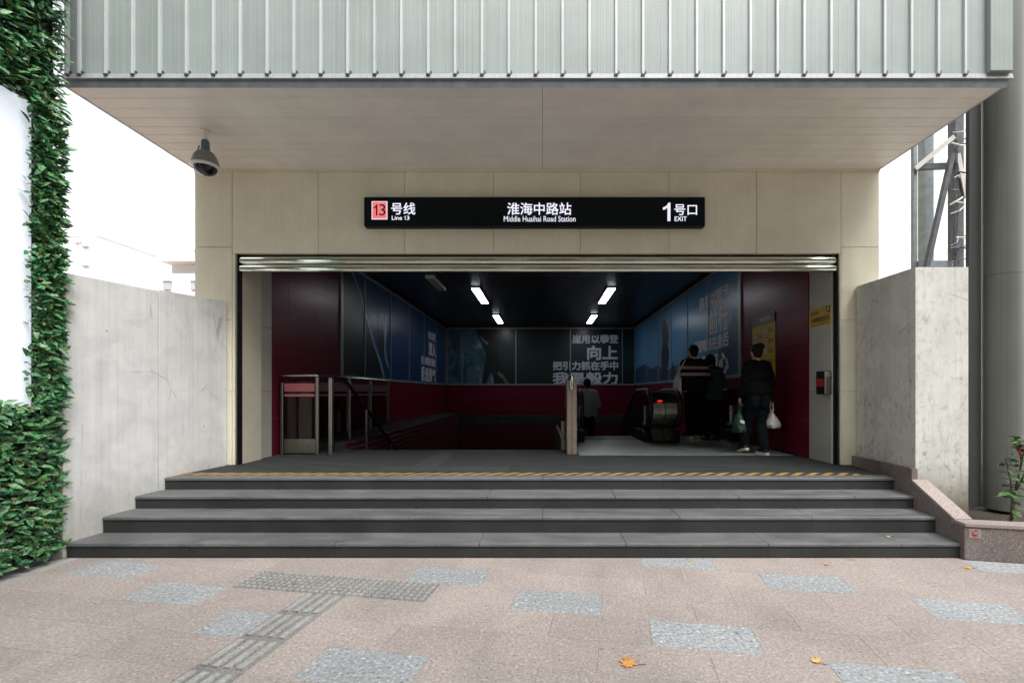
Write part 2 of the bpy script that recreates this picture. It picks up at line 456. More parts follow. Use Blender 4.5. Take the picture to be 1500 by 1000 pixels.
# ------------------------------------------------------------------ ground
g = MB()
g.add([(-150, -150, -.006), (150, -150, -.006), (150, 4.3, -.006), (-150, 4.3, -.006)], [(0, 1, 2, 3)])
g.add([(-150, 4.3, -.006), (-4.5, 4.3, -.006), (-4.5, 19, -.006), (-150, 19, -.006)], [(0, 1, 2, 3)])
g.add([(4.5, 4.3, -.006), (150, 4.3, -.006), (150, 19, -.006), (4.5, 19, -.006)], [(0, 1, 2, 3)])
g.add([(-150, 19, -.006), (150, 19, -.006), (150, 300, -.006), (-150, 300, -.006)], [(0, 1, 2, 3)])
def ground_mat():
    t = NT('ground_granite')
    br = t.n('ShaderNodeTexBrick'); br.offset = .5
    br.inputs['Scale'].default_value = 1; br.inputs['Brick Width'].default_value = .6; br.inputs['Row Height'].default_value = .3; br.inputs['Mortar Size'].default_value = .003
    br.inputs['Color1'].default_value = (.36, .27, .235, 1); br.inputs['Color2'].default_value = (.33, .25, .22, 1); br.inputs['Mortar'].default_value = (.09, .075, .07, 1)
    t.l(t.mapping((1, 1, 1), None, (0, 0, R(9.2))), br.inputs['Vector'])
    n = t.ramp(t.noise(95, 3, .7), [(.35, .6), (.65, 1.3)])
    t.color(t.mix(1.0, br.outputs['Color'], n, 'MULTIPLY')); return t.fin(.8)
ground_mat()
pave = g.obj('pavement', M['ground_granite'], origin=(0, 3, -.006)); tag(pave, 'pink granite pavement in front of the entrance steps', 'pavement', kind='structure')

A = R(-9.2); E1 = Vector((math.cos(A), math.sin(A), 0)); E2 = Vector((-math.sin(A), math.cos(A), 0)); O0 = Vector((-.172, 3.307, 0))
def cell(u, v): return O0 + E1 * (u * .6) + E2 * (v * .3)
def tile_mesh(name, w, h, mat):
    b = MB().box(0.0007, w - .0007, .0007, h - .0007, -.03, 0, .001)
    me = bpy.data.meshes.new(name); me.from_pydata(b.v, [], b.f); me.materials.append(mat); return me
tm_p = tile_mesh('paving_slab', .6, .3, M['granite_pink']); tm_g = tile_mesh('paving_slab_grey', .6, .3, M['granite_grey'])
tm_h = tile_mesh('paving_slab_half', .3, .3, M['granite_pink'])
tm_q = tile_mesh('paving_slab_grey_half', .3, .3, M['granite_grey'])
GREY = {(0, -1), (-1.5, 0), (1.5, -2), (3, -3), (3, 1), (4.5, 0), (1.5, 2), (6, -1), (-3, -3), (-1.5, -4), (-4.5, -2), (-6, -1), (6, 3), (0, -6), (4.5, -4)}
def clipped(name, poly2, mat):
    """a slab cut where it meets the bottom riser, the hedge strip or the planter"""
    n = len(poly2); vs = [(p.x, p.y, 0) for p in poly2] + [(p.x, p.y, -.03) for p in poly2]
    fs = [tuple(range(n)), tuple(range(2 * n - 1, n - 1, -1))] + [(i, n + i, n + (i + 1) % n, (i + 1) % n) for i in range(n)]
    return mobj(name, vs, fs, mat, pave)
def clip(pl, nx, ny, c):     # keep nx*x + ny*y <= c
    out = []
    for i in range(len(pl)):
        a, b = pl[i], pl[(i + 1) % len(pl)]
        da = nx * a.x + ny * a.y - c; db = nx * b.x + ny * b.y - c
        if da <= 0: out.append(a)
        if (da < 0) != (db < 0) and abs(da - db) > 1e-9: out.append(a + (b - a) * (da / (da - db)))
    return out
D1 = STEPS[0][0]
for row in range(-9, 5):
    off = 0 if row % 2 else .5
    for k in range(-11, 12):
        u = k + off
        # the tactile pieces take the place of slabs
        parts = [(u, u + 1)]
        if row == -1:
            if -3.5 <= u and u + 1 <= -1 + .01: continue
            if u < -3.5 < u + 1: parts = [(u, -3.5)]
        if -9 <= row <= -2:
            if u <= -2.47 + .01 and u + 1 >= -1.95:
                parts = [(u, -2.46), (-1.96, u + 1)]
            elif u < -2.47 < u + 1: parts = [(u, -2.46)]
            elif u < -1.96 < u + 1: parts = [(-1.96, u + 1)]
        for (a, b) in parts:
            if b - a < .04: continue
            c0 = cell(a, row); c1 = cell(b, row); c2 = cell(b, row + 1); c3 = cell(a, row + 1)
            pl = [c0 + E1 * .0007 + E2 * .0007, c1 - E1 * .0007 + E2 * .0007, c2 - E1 * .0007 - E2 * .0007, c3 + E1 * .0007 - E2 * .0007]
            if max(p.y for p in pl) < 1.55 or min(p.x for p in pl) > 5.4: continue
            whole = abs(b - a - 1) < .01
            q = clip(pl, 0, 1, D1 - .002); q = clip(q, -1, 0, 3.98) if q else q
            q = clip(q, .21, 1, 4.646 - .01) if q else q     # planter front
            if len(q) < 3: continue
            m = M['granite_grey'] if (u, row) in GREY else M['granite_pink']
            if whole and len(q) == 4 and all((x - y).length < 1e-6 for x, y in zip(q, pl)):
                place('paving_slab', tm_g if (u, row) in GREY else tm_p, c0, pave, (0, 0, A))
            else: clipped('paving_slab', q, m)
# smooth concrete strip beside the hedge
mobj('edge_strip', [(-4.6, 1, -.002), (-3.98, 1, -.002), (-3.98, D1, -.002), (-4.6, D1, -.002)], [(0, 1, 2, 3)], M['concrete'], pave)

# tactile paving: blister slabs in front of the steps, bar slabs leading to them
bm_ = MB().box(.0012, .2988, .0012, .2988, -.03, .0015, .002); st_b = MB()
for i in range(6):
    for j in range(6):
        cx, cy = .025 + .05 * i, .025 + .05 * j
        st_b.lathe([(.019, .0), (.018, .007), (.012, .011)], (cx, cy, .0012), 10)
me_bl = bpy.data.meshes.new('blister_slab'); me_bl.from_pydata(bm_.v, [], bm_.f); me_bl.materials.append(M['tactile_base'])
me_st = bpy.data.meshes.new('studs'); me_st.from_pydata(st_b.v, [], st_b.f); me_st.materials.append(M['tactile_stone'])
for i in range(5):
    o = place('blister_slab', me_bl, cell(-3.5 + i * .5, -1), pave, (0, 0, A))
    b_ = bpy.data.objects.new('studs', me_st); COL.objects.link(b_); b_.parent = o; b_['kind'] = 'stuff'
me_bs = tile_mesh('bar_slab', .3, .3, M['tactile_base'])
bb = MB()
pr = [(-.021, 0), (-.018, .009), (.018, .009), (.021, 0)]
bb.prism(pr, 'y', -.125, .125)
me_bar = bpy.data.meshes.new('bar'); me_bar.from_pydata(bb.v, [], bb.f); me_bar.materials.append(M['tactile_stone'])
for j in range(5):
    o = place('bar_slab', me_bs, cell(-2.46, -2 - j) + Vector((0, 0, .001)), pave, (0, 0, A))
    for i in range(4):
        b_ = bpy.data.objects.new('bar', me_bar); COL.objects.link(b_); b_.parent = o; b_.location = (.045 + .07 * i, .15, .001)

# ------------------------------------------------------------------ entrance steps and landing
st = empty('entrance_steps', (0, 3.93, 0), 'dark grey stone steps climbing to the station entrance', 'steps')
seams = [-4.6, -3.05, -1.8, -.55, .72, 1.95, 3.1, 4.4]
for i, (d, z0, z1) in enumerate(STEPS):
    dn = STEPS[i + 1][0] if i < 3 else 5.02
    sh = (i % 2) * .55
    xs = [wall_l(d + .1)] + [s + sh for s in seams if wall_l(d) + .3 < s + sh < kerb_r(d) - .3] + [kerb_r(d) + .06]
    for a, b in zip(xs, xs[1:]):
        MB().box(a + .001, b - .001, d, dn + .04 if i < 3 else dn, z1 - .03, z1, .005).obj('tread_slab', M['step_stone_lit'], st)
        MB().box(a + .0008, b - .0008, d + .012, d + .05, z0 - (.02 if i else 0), z1 - .0305).obj('riser_slab', M['riser_stone_shaded'], st)
MB().box(-4.3, 4.0, 4.0, 5.0, -.0055, .09).box(-4.3, 4.0, 4.28, 5.0, .0905, .23).box(-4.3, 4.0, 4.58, 5.0, .231, .36).obj('core', M['concrete'], st)

land = MB().box(-4.3, 4.1, 5.022, 7.19, ZL - .2, ZL).box(.5, 3.9, 7.1905, 8.75, ZL - .2, ZL - .0005).obj('landing', M['landing_stone'], origin=(0, 5, ZL - .2))
tag(land, 'dark stone landing floor inside the station entrance', 'landing', kind='structure')
tp = mobj('hazard_tape', [(-4.0, 4.985, ZL + .003), (3.5, 4.985, ZL + .003), (3.5, 5.13, ZL + .003), (-4.0, 5.13, ZL + .003),
                          (-4.0, 4.985, ZL + .001), (3.5, 4.985, ZL + .001), (3.5, 5.13, ZL + .001), (-4.0, 5.13, ZL + .001)],
          [(0, 1, 2, 3), (7, 6, 5, 4), (0, 4, 5, 1), (1, 5, 6, 2), (2, 6, 7, 3), (3, 7, 4, 0)], M['hazard_tape'])
tag(tp, 'yellow and black hazard tape along the top step edge', 'tape')
dk = simple('tactile_dark', (.036, .039, .038), .75, 0, .2, 40)
me_ts = tile_mesh('tactile_slab', .3, .3, dk)
tb = MB().prism([(-.011, 0), (-.008, .006), (.008, .006), (.011, 0)], 'y', -.14, .14)
me_tb = bpy.data.meshes.new('tactile_bar'); me_tb.from_pydata(tb.v, [], tb.f); me_tb.materials.append(dk)
spots = [(-1.9 + .3 * i, 5.24) for i in range(5)] + [(-1.6, 5.54 + .3 * j) for j in range(4)] + [(-1.6 + .3 * i, 6.84) for i in range(4)]
for (x, y) in spots:
    o = place('tactile_slab', me_ts, (x, y, ZL + .003), land)
    for i in range(5):
        b_ = bpy.data.objects.new('bar', me_tb); COL.objects.link(b_); b_.parent = o; b_.location = (.03 + .06 * i, .15, .0)

# ------------------------------------------------------------------ station building: facade, canopy
sb = empty('station_entrance', (0, DF, 0), 'cream panelled metro station entrance under a ribbed metal canopy', 'building')
K = DF / F
Z0, Z1 = 3.153, 4.20
fx = [PX(p, DF) for p in (285, 340, 466, 593, 723, 850, 980, 1108, 1232, 1288)]
bk = MB().box(fx[0] + .005, fx[-1] - .005, DF + .014, DF + .5, Z0 + .01, 6.2)
bk.box(fx[0] + .005, -3.815, DF + .014, DF + .5, 0, Z0 + .0095).box(3.692, fx[-1] - .005, DF + .014, DF + .5, 0, Z0 + .0095)
fw = bk.obj('facade_wall', M['cream_backing'], sb)
def cp(x0, x1, z0, z1): MB().box(x0 + .003, x1 - .003, DF, DF + .0135, z0 + .003, z1 - .003, .002).obj('cladding_panel', M['cream_panel'], fw)
for i in range(1, 8): cp(fx[i], fx[i + 1], Z0, Z1 - .03)
zs_ = [.52, 1.44, 2.33, 3.234]
cp(fx[0], fx[1], 3.234, Z1 - .03); cp(fx[8], fx[9], 3.234, Z1 - .03)
for z0, z1 in zip(zs_, zs_[1:]):
    cp(fx[0], fx[1], z0, z1); cp(fx[8], fx[9], z0, z1)
    cp(fx[1], -3.816, z0, min(z1, Z0)); cp(3.692, fx[8], z0, min(z1, Z0))
# side walls of the block
box('side_wall', fx[0] + .006, fx[0] + .2, DF + .502, DB + .6, 0, 6.2, M['cream_backing'], sb)
box('side_wall', fx[-1] - .2, fx[-1] - .006, DF + .502, DB + .6, 0, 6.2, M['cream_backing'], sb)
box('cornice_strip', fx[0], fx[-1], DF - .012, DF + .013, Z1 - .03, Z1 - .002, M['cream_panel'], sb)

DC = 4.13
cL, cR = -4.335, 4.19
sof = box('soffit', cL + .01, cR - .01, DC + .02, DF + .3, Z1 + .012, Z1 + .05, M['steel_dark'], sb)
n = 10; pd = (DF - DC - .015) / n
for i in range(n):
    for (a, b) in ((cL, -.004), (.0, cR)):
        y0 = DC + .015 + i * pd
        MB().box(a, b, y0 + .002, y0 + pd - .002, Z1, Z1 + .0115, .002).obj('soffit_plank', M['soffit_metal'], sof)
fa = box('fascia', cL, cR + .03, DC - .002, DC + .25, Z1 + .115, 6.4, M['steel_dark'], sb)
ribx = [PX(119 + 39.16 * i, DC) for i in range(34)]
edges = [cL] + ribx + [PX(1443, DC)]
for a, b in zip(edges, edges[1:]):
    if b - a < .02: continue
    # shallow pan with two stiffening creases
    w = b - a; z0, z1 = Z1 + .108, 6.4; y = DC - .006
    prof = [(a + .001, y), (a + w * .30, y), (a + w * .32, y - .0012), (a + w * .35, y), (a + w * .64, y), (a + w * .67, y - .0012), (a + w * .69, y), (b - .001, y), (b - .001, y + .0035), (a + .001, y + .0035)]
    MB().prism(prof, 'z', z0, z1).obj('fascia_panel', M['fascia_metal'], fa)
for x in [PX(102, DC)] + ribx:
    prof = [(x - .012, DC - .0065), (x - .010, DC - .026), (x + .010, DC - .026), (x + .012, DC - .0065)]
    MB().prism(prof, 'z', Z1 + .10, 6.4).obj('rib', M['rib_metal_lit'], fa)
    MB().box(x + .018, x + .03, DC - .02, DC - .0062, Z1 + .108, Z1 + .128).box(x - .018, x + .016, DC - .03, DC - .008, Z1 + .086, Z1 + .0995).obj('rib_clip', M['steel_dark'], fa)
MB().box(PX(1443, DC) + .002, cR + .028, DC - .05, DC + .2, Z1 + .108, 6.4, .004).obj('corner_cap', M['fascia_metal'], fa)
MB().prism([(DC - .012, Z1 + .107), (DC - .02, Z1 + .062), (DC - .004, Z1 + .06), (DC + .01, Z1 + .107)], 'x', cL - .01, cR + .06).obj('drip_flashing', M['trim_metal'], sb)
MB().prism([(DC - .006, Z1 + .059), (DC + .012, Z1 - .006), (DC + .014, Z1 + .0), (DC + .014, Z1 + .059)], 'x', cL - .006, cR + .03).obj('edge_trim', M['steel_grey'], sb)
box('canopy_side', cL - .004, cL + .008, DC + .02, DF + .45, Z1 - .004, 6.4, M['trim_metal'], sb)
box('canopy_side', cR - .004, cR + .008, DC + .02, DF + .45, Z1 - .004, 6.4, M['trim_metal'], sb)
box('roof', cL, cR, DC + .252, DB + .6, 6.22, 6.4, M['trim_metal'], sb)

# jambs, shutter guides
for (x0, x1, dj) in ((-4.0, -3.842, 6.457), (3.662, 3.82, 6.257)):
    for z0, z1 in zip([ZL, 1.44, 2.33, 3.30], [1.44, 2.33, 3.30, ZC]):
        MB().box(x0, x1, DF + .10, dj, z0 + .002, z1 - .002, .002).obj('jamb_panel', M['jamb_panel'], sb)
box('shutter_guide', -3.85, -3.806, DF + .02, DF + .095, ZL + .001, 3.15, M['black_metal'], sb)
box('shutter_guide', 3.68, 3.72, DF + .02, DF + .095, ZL + .001, 3.15, M['black_metal'], sb)
box('guide_edge', -3.83, -3.812, DF - .004, DF + .019, ZL + .001, 3.15, M['stainless_dull'], sb)
box('guide_edge', 3.686, 3.70, DF - .004, DF + .019, ZL + .001, 3.15, M['stainless_dull'], sb)
box('lintel', -3.84, 3.72, DF + .1, DF + .5, 3.12, ZC, M['black_metal'], sb)

rs = empty('roller_shutter', (0, DF + .05, 2.935), 'polished roller shutter rolled up at the top of the entrance opening', 'shutter')
for (z0, z1, y) in ((2.935, 3.026, DF + .045), (3.036, 3.131, DF + .05)):
    zc, hr = (z0 + z1) / 2, (z1 - z0) / 2
    prof = [(y - .03 * math.sin(t) , zc - hr * math.cos(t)) for t in [math.pi * k / 10 for k in range(11)]] + [(y + .02, z1), (y + .02, z0)]
    MB().prism(prof, 'x', -3.80, 3.676).obj('slat', M['shutter_metal'], rs)

# station sign
sg = empty('station_sign', (PX(783, 5.575), 5.6, PZ(331.5, 5.575)), 'long black backlit station name sign above the entrance', 'sign')
DS = 5.575; k_ = DS / F
def sx(p): return PX(p, DS)
def sz(p): return PZ(p, DS)
MB().box(sx(533), sx(1033), DS, DF - .001, sz(331.5), sz(288.5), .006).obj('sign_box', M['sign_black'], sg)
fr = fr_front(DS - .003)
box('line_badge', sx(544.5), sx(567.5), DS - .003, DS + .001, sz(321.5), sz(295), M['sign_white'], sg)
box('badge_face', sx(545.6), sx(566.4), DS - .005, DS - .0032, sz(320.4), sz(296.1), M['sign_red'], sg)
numeral_one(sx(547.6), sx(553), sz(316), sz(299.5), fr_front(DS - .0065), M['black_plastic'], sg)
lettering('3', sx(555.5), sx(565), sz(316), sz(299.5), fr_front(DS - .0065), M['black_plastic'], sg)
lettering('号线', sx(573), sx(608.5), sz(314.5), sz(297), fr, M['sign_white'], sg, .012)
lettering('Line', sx(574), sx(589), sz(322.3), sz(316.2), fr, M['sign_white'], sg, .014)
numeral_one(sx(592), sx(594.2), sz(322.3), sz(316.4), fr, M['sign_white'], sg)
lettering('3', sx(595.8), sx(599.8), sz(322.3), sz(316.4), fr, M['sign_white'], sg, .014)
lettering('淮海中路站', sx(743), sx(837), sz(315), sz(297), fr, M['sign_white'], sg, .012)
lettering('Middle Huaihai Road Station', sx(738), sx(843), sz(324.8), sz(316.6), fr, M['sign_white'], sg, .004)
numeral_one(sx(971), sx(982), sz(324), sz(297), fr, M['sign_white'], sg)
lettering('号口', sx(987.5), sx(1021), sz(315.5), sz(299.5), fr, M['sign_white'], sg, .012)
lettering('EXIT', sx(988), sx(1006), sz(324), sz(317.3), fr, M['sign_white'], sg, .012)

# dome camera hung from the soffit
cx, cy = PX(301, 4.83), 4.83
cc = empty('dome_camera', (cx, cy, 3.66), 'grey dome security camera hanging from the canopy soffit', 'camera')
MB().lathe([(0.0495, 4.1992), (0.0495, 4.1832), (0.0270, 4.1790), (0.0252, 4.0992)], (cx, cy, 0), 20).obj('mount', M['offwhite_paint'], cc, True)
MB().lathe([(0.0270, 4.0988), (0.0378, 4.0824), (0.0396, 3.9984), (0.0450, 3.9858)], (cx, cy, 0), 20).obj('collar', M['cctv_teal'], cc, True)
MB().tube([(cx - .045, cy - .02, 4.03), (cx - .065, cy - .02, 4.0), (cx - .05, cy - .02, 3.975)], .006, 6).obj('hook', M['steel_dark'], cc)
h_ = MB()
hp = [(0.0450, 3.9854), (0.0765, 3.9648), (0.1035, 3.9228), (0.1215, 3.8640), (0.1278, 3.8262), (0.1260, 3.8094), (0.1125, 3.8077)]
h_.lathe(hp, (cx, cy, 0), 28); ho = h_.obj('housing', M['cctv_grey'], cc, True)
dp = [(.108 * math.cos(t), 3.8085 - .082 * math.sin(t)) for t in [math.pi / 2 * i / 8 for i in range(8)]] + [(0.0036, 3.7254)]
MB().lathe(dp, (cx, cy, 0), 28).obj('dome', M['dark_dome'], cc, True)
MB().lathe([(0.1287, 3.8304), (0.1314, 3.8220), (0.1314, 3.8102), (0.1269, 3.8052)], (cx, cy, 0), 28).obj('rim', M['cctv_white'], cc, True)

# ------------------------------------------------------------------ plaster walls either side of the steps
wl = empty('plaster_wall', (-4.1, 4.8, 0), 'stained white plaster wall along the left of the steps', 'wall')
def slab_wall(pts, th, mat, parent, zb=0.0, name='wall_slab'):
    """pts: (x, y, ztop) along the face; thickness away from the steps"""
    vs = []; 
    for (x, y, z) in pts: vs += [(x, y, zb), (x, y, z), (x + th, y, z), (x + th, y, zb)]
    fs = []
    for i in range(len(pts) - 1):
        a, b = i * 4, i * 4 + 4
        fs += [(a, b, b + 1, a + 1), (a + 1, b + 1, b + 2, a + 2), (a + 2, b + 2, b + 3, a + 3), (a + 3, b + 3, b, a)]
    e = (len(pts) - 1) * 4
    fs += [(0, 1, 2, 3), (e, e + 3, e + 2, e + 1)]
    return mobj(name, vs, fs, mat, parent)
slab_wall([(wall_l(4.785), 4.785, 2.503), (wall_l(5.66), 5.66, 2.556)], -.22, M['stucco_left'], wl)
slab_wall([(wall_l(3.92), 3.92, 2.462), (wall_l(4.772), 4.772, 2.489)], -.22, M['stucco_left'], wl)
slab_wall([(wall_l(4.7725) - .012, 4.7725, 2.46), (wall_l(4.7845) - .012, 4.7845, 2.46)], -.1, M['steel_dark'], wl, name='joint_filler')

wr = empty('plaster_wall', (4.0, 4.6, 0), 'scuffed plaster wall with a granite foot, right of the steps', 'wall')
zt = lambda d: 2.74 - (DF - d) * .052
vs = [(3.90, 5.66), (3.742, 4.57), (4.272, 4.57), (4.272, 5.66)]
mobj('wall_slab', [(x, y, 0) for x, y in vs] + [(x, y, zt(y)) for x, y in vs], [(3, 2, 1, 0), (4, 5, 6, 7), (0, 1, 5, 4), (1, 2, 6, 5), (2, 3, 7, 6), (3, 0, 4, 7)], M['stucco_right'], wr)
# granite foot: upright part, sloped stringer, planter wall
kb = empty('granite_kerb', (3.7, 4.2, 0), 'pink granite kerb sloping down beside the steps to the planter', 'kerb')
def kpt(d, o=0): return (kerb_r(d) + o, d)
def kwall(d0, d1, z0a, z0b, z1a, z1b, o, name, mat):
    a, b = kpt(d0), kpt(d1)
    vs = [(a[0], a[1], z0a), (b[0], b[1], z0b), (b[0], b[1], z1b), (a[0], a[1], z1a)]
    vs += [(x + o, y, z) for x, y, z in vs]
    return mobj(name, vs, [(0, 3, 2, 1), (4, 5, 6, 7), (0, 1, 5, 4), (1, 2, 6, 5), (2, 3, 7, 6), (3, 0, 4, 7)], mat, kb)
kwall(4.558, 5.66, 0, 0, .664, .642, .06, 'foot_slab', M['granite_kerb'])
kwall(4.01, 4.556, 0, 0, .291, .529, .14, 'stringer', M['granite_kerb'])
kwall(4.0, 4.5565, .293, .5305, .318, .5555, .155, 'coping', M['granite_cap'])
pl_ = empty('planter', (4.3, 3.95, 0), 'low granite planter wall beside the steps', 'planter')
def fline(x): return 4.646 - .21 * x
pf = [(3.603, fline(3.603)), (6.6, fline(6.6))]
x0 = 3.603; x1 = 6.6
vs = [(x0, fline(x0), 0), (x1, fline(x1), 0), (x1, fline(x1), .285), (x0, fline(x0), .285), (x0 + .02, fline(x0) + .12, 0), (x1, fline(x1) + .12, 0), (x1, fline(x1) + .12, .285), (x0 + .02, fline(x0) + .12, .285)]
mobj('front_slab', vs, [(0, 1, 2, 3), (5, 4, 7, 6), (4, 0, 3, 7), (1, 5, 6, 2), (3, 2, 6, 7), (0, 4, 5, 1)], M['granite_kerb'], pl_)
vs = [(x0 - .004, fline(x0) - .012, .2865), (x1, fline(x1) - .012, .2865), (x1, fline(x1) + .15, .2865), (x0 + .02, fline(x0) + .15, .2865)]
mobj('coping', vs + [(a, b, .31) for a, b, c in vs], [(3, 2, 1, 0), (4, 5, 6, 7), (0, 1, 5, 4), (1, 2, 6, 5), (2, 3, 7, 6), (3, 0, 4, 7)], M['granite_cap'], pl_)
sx0 = 3.603 + .03
sv = [(sx0, fline(sx0) - .003, .19), (sx0 + .085, fline(sx0 + .085) - .003, .19), (sx0 + .085, fline(sx0 + .085) - .003, .27), (sx0, fline(sx0) - .003, .27)]
stk = mobj('sticker', sv, [(0, 1, 2, 3)], M['granite_cap'], pl_)
rr = random.Random(3)
sm = MB()
for i in range(7):
    a = rr.uniform(.006, .06); z = rr.uniform(.2, .25); w = rr.uniform(.008, .024); hh = rr.uniform(.006, .02)
    xx = sx0 + a
    sm.add([(xx, fline(xx) - .0045, z), (xx + w, fline(xx + w) - .0045, z + .004), (xx + w, fline(xx + w) - .0045, z + hh), (xx, fline(xx) - .0045, z + hh)], [(0, 1, 2, 3)])
sm.obj('red_print', M['red_paint'], stk)
so = mobj('soil', [(3.75, 4.0, .2), (6.6, fline(6.6) + .121, .2), (6.6, 6.5, .2), (4.28, 6.5, .2), (4.28, 4.55, .2), (3.82, 4.55, .2)], [(0, 1, 2, 3, 4, 5)], M['soil'], pl_)

# metal clad column
co = empty('clad_column', (4.72, 4.70, .2), 'tall grey metal clad round column standing in the planter', 'column')
MB().lathe([(.162, .235), (.162, 2.62)], (4.735, 4.69, 0), 40).obj('shaft', M['column_metal'], co, True)
MB().lathe([(.162, 2.623), (.162, 7.5)], (4.735, 4.69, 0), 40).obj('shaft', M['column_metal'], co, True)
MB().lathe([(.12, .15), (.12, .2345)], (4.735, 4.69, 0), 24).obj('base', M['black_metal'], co, True)
MB().box(4.445, 4.572, 4.745, 4.79, .24, 7.5, .004).obj('flange', M['column_flange'], co)

# ------------------------------------------------------------------ interior
def struct(o, label, cat): return tag(o, label, cat, kind='structure')
ce = box('ceiling', XL - .3, XR + .3, DF + .502, DB + .3, ZC, ZC + .1, M['ceiling_dark']); struct(ce, 'dark ceiling inside the station entrance', 'ceiling')
ZB = -4.2
wll = box('wall_left', XL - .2, XL - .02, 6.46, DB + .2, ZB, ZC - .001, M['burgundy_tile']); struct(wll, 'burgundy panelled wall inside the entrance on the left', 'wall')
wrr = box('wall_right', XR + .02, XR + .2, 6.26, DB + .2, ZB, ZC - .001, M['burgundy_tile']); struct(wrr, 'burgundy panelled wall inside the entrance on the right', 'wall')
wbk = box('wall_back', XL - .019, XR + .019, DB + .02, DB + .2, ZB, ZC - .001, M['burgundy_tile']); struct(wbk, 'burgundy wall at the far end of the stairwell', 'wall')
zrows = [.525, 1.05, 1.57, 2.09, 2.61, 3.13, 3.65, ZC - .003]
for (side, d0, d1, par) in ((-1, 6.462, 8.66, wll), (1, 6.262, 8.34, wrr)):
    for r, (z0, z1) in enumerate(zip(zrows, zrows[1:])):
        cuts = [d0, d0 + (.8 if r % 2 else .45), d0 + (1.62 if r % 2 else 1.25), d1]
        for a, b in zip(cuts, cuts[1:]):
            x0, x1 = (XL - .0195, XL) if side < 0 else (XR, XR + .0195)
            MB().box(x0, x1, a + .0008, b - .0008, z0 + .0008, z1 - .0008, .001).obj('wall_panel', M['burgundy'], par)
# panels below the advertisements
AZ0, AZ1 = 1.727, 3.94
mulL = [8.70, 9.83, 11.5, 13.1, 14.75, 16.4, 17.95]; mulR = [8.39, 9.98, 11.43, 12.88, 14.3, 15.75, 17.95]
for (mul, side, par) in ((mulL, -1, wll), (mulR, 1, wrr)):
    for a, b in zip(mul, mul[1:]):
        for z0, z1 in ((.66, 1.66), (-.36, .655)):
            x0, x1 = (XL - .0195, XL) if side < 0 else (XR, XR + .0195)
            MB().box(x0, x1, a + .002, b - .002, z0 + .0015, z1 - .0015, .002).obj('wall_panel', M['burgundy'], par)
mulB = [PX(p, DB) for p in (655, 677, 755.6, 835.6, 911.6, 933)]
for a, b in zip(mulB, mulB[1:]):
    MB().box(a + .002, b - .002, DB, DB + .0195, .53, 1.66, .002).obj('wall_panel', M['burgundy'], wbk)

def ad_frame(e, side, mul, mat_of):
    for i, (a, b) in enumerate(zip(mul, mul[1:])):
        m = mat_of(i)
        if side == 'b': MB().box(a + .02, b - .02, DB - .012, DB - .001, AZ0 + .03, AZ1 - .03).obj('print_panel', m, e)
        else:
            x0, x1 = (XL + .001, XL + .012) if side == 'l' else (XR - .012, XR - .001)
            MB().box(x0, x1, a + .02, b - .02, AZ0 + .03, AZ1 - .03).obj('print_panel', m, e)
    for i, a in enumerate(mul):
        w = .05 if i in (0,) else .02
        if side == 'b': box('mullion', a - .0195, a + .0195, DB - .03, DB - .0005, AZ0 + .031, AZ1 - .031, M['frame_grey'], e)
        else:
            x0, x1 = (XL + .0005, XL + .03) if side == 'l' else (XR - .03, XR - .0005)
            box('mullion', x0, x1, a - w, a + w - .0005, AZ0 + .031, AZ1 - .031, M['frame_grey'], e)
    for z0, z1 in ((AZ0 - .03, AZ0 + .029), (AZ1 - .029, AZ1 + .03)):
        if side == 'b': box('rail', mul[0], mul[-1], DB - .035, DB - .0005, z0, z1, M['frame_grey'], e)
        else:
            x0, x1 = (XL + .0005, XL + .036) if side == 'l' else (XR - .036, XR - .0005)
            box('rail', x0, x1, mul[0] - .06, mul[-1], z0, z1, M['frame_grey'], e)

# left: diver over dark rock on deep blue
al = empty('advertising_wall', (XL, 13, AZ0), 'dark blue advertising panels with a diver, on the left wall', 'advertisement')
ad_frame(al, 'l', mulL, lambda i: M['print_deep'])
fl = fr_left(XL + .0135)
rock = [(8.74, 1.77), (11.0, 1.77), (10.75, 2.1), (10.35, 2.5), (9.95, 3.0), (9.6, 3.45), (9.2, 3.8), (8.9, 3.9), (8.74, 3.9)]
poly('printed_rock', rock, fl, M['print_black'], al)
edge = [(11.0, 1.77), (11.12, 1.77), (10.85, 2.15), (10.42, 2.58), (10.02, 3.08), (9.65, 3.5), (9.2, 3.88), (9.0, 3.9), (9.2, 3.8), (9.6, 3.45), (9.95, 3.0), (10.35, 2.5), (10.75, 2.1)]
poly('printed_rock_edge', edge, fr_left(XL + .0137), M['print_pale'], al)
diver = [(10.62, 3.05), (10.78, 3.28), (10.98, 3.32), (11.05, 3.1), (11.12, 3.36), (11.24, 3.3), (11.24, 2.9), (11.15, 2.55), (11.22, 2.3), (11.42, 2.05), (11.33, 2.02), (11.1, 2.25), (11.05, 2.5), (11.02, 2.85), (10.9, 3.05), (10.8, 2.85), (10.72, 2.95)]
poly('printed_diver', diver, fr_left(XL + .0141), M['print_pale'], al)
body = [(10.66, 2.98), (10.8, 2.85), (10.92, 3.02), (11.03, 2.8), (11.06, 2.5), (10.9, 2.35), (10.72, 2.45), (10.62, 2.7)]
poly('printed_suit', body, fr_left(XL + .0146), M['print_black'], al)
for txt, z0, z1, a, b in (('海用以潜行', 3.22, 3.5, 15.3, 16.35), ('深入', 2.66, 3.14, 15.35, 16.35), ('把恐惧抛在脑后', 2.32, 2.6, 14.4, 16.35), ('我是勇气', 1.78, 2.26, 14.4, 16.35)):
    lettering(txt, a, b, z0, z1, fl, M['grey_print'], al, .035)

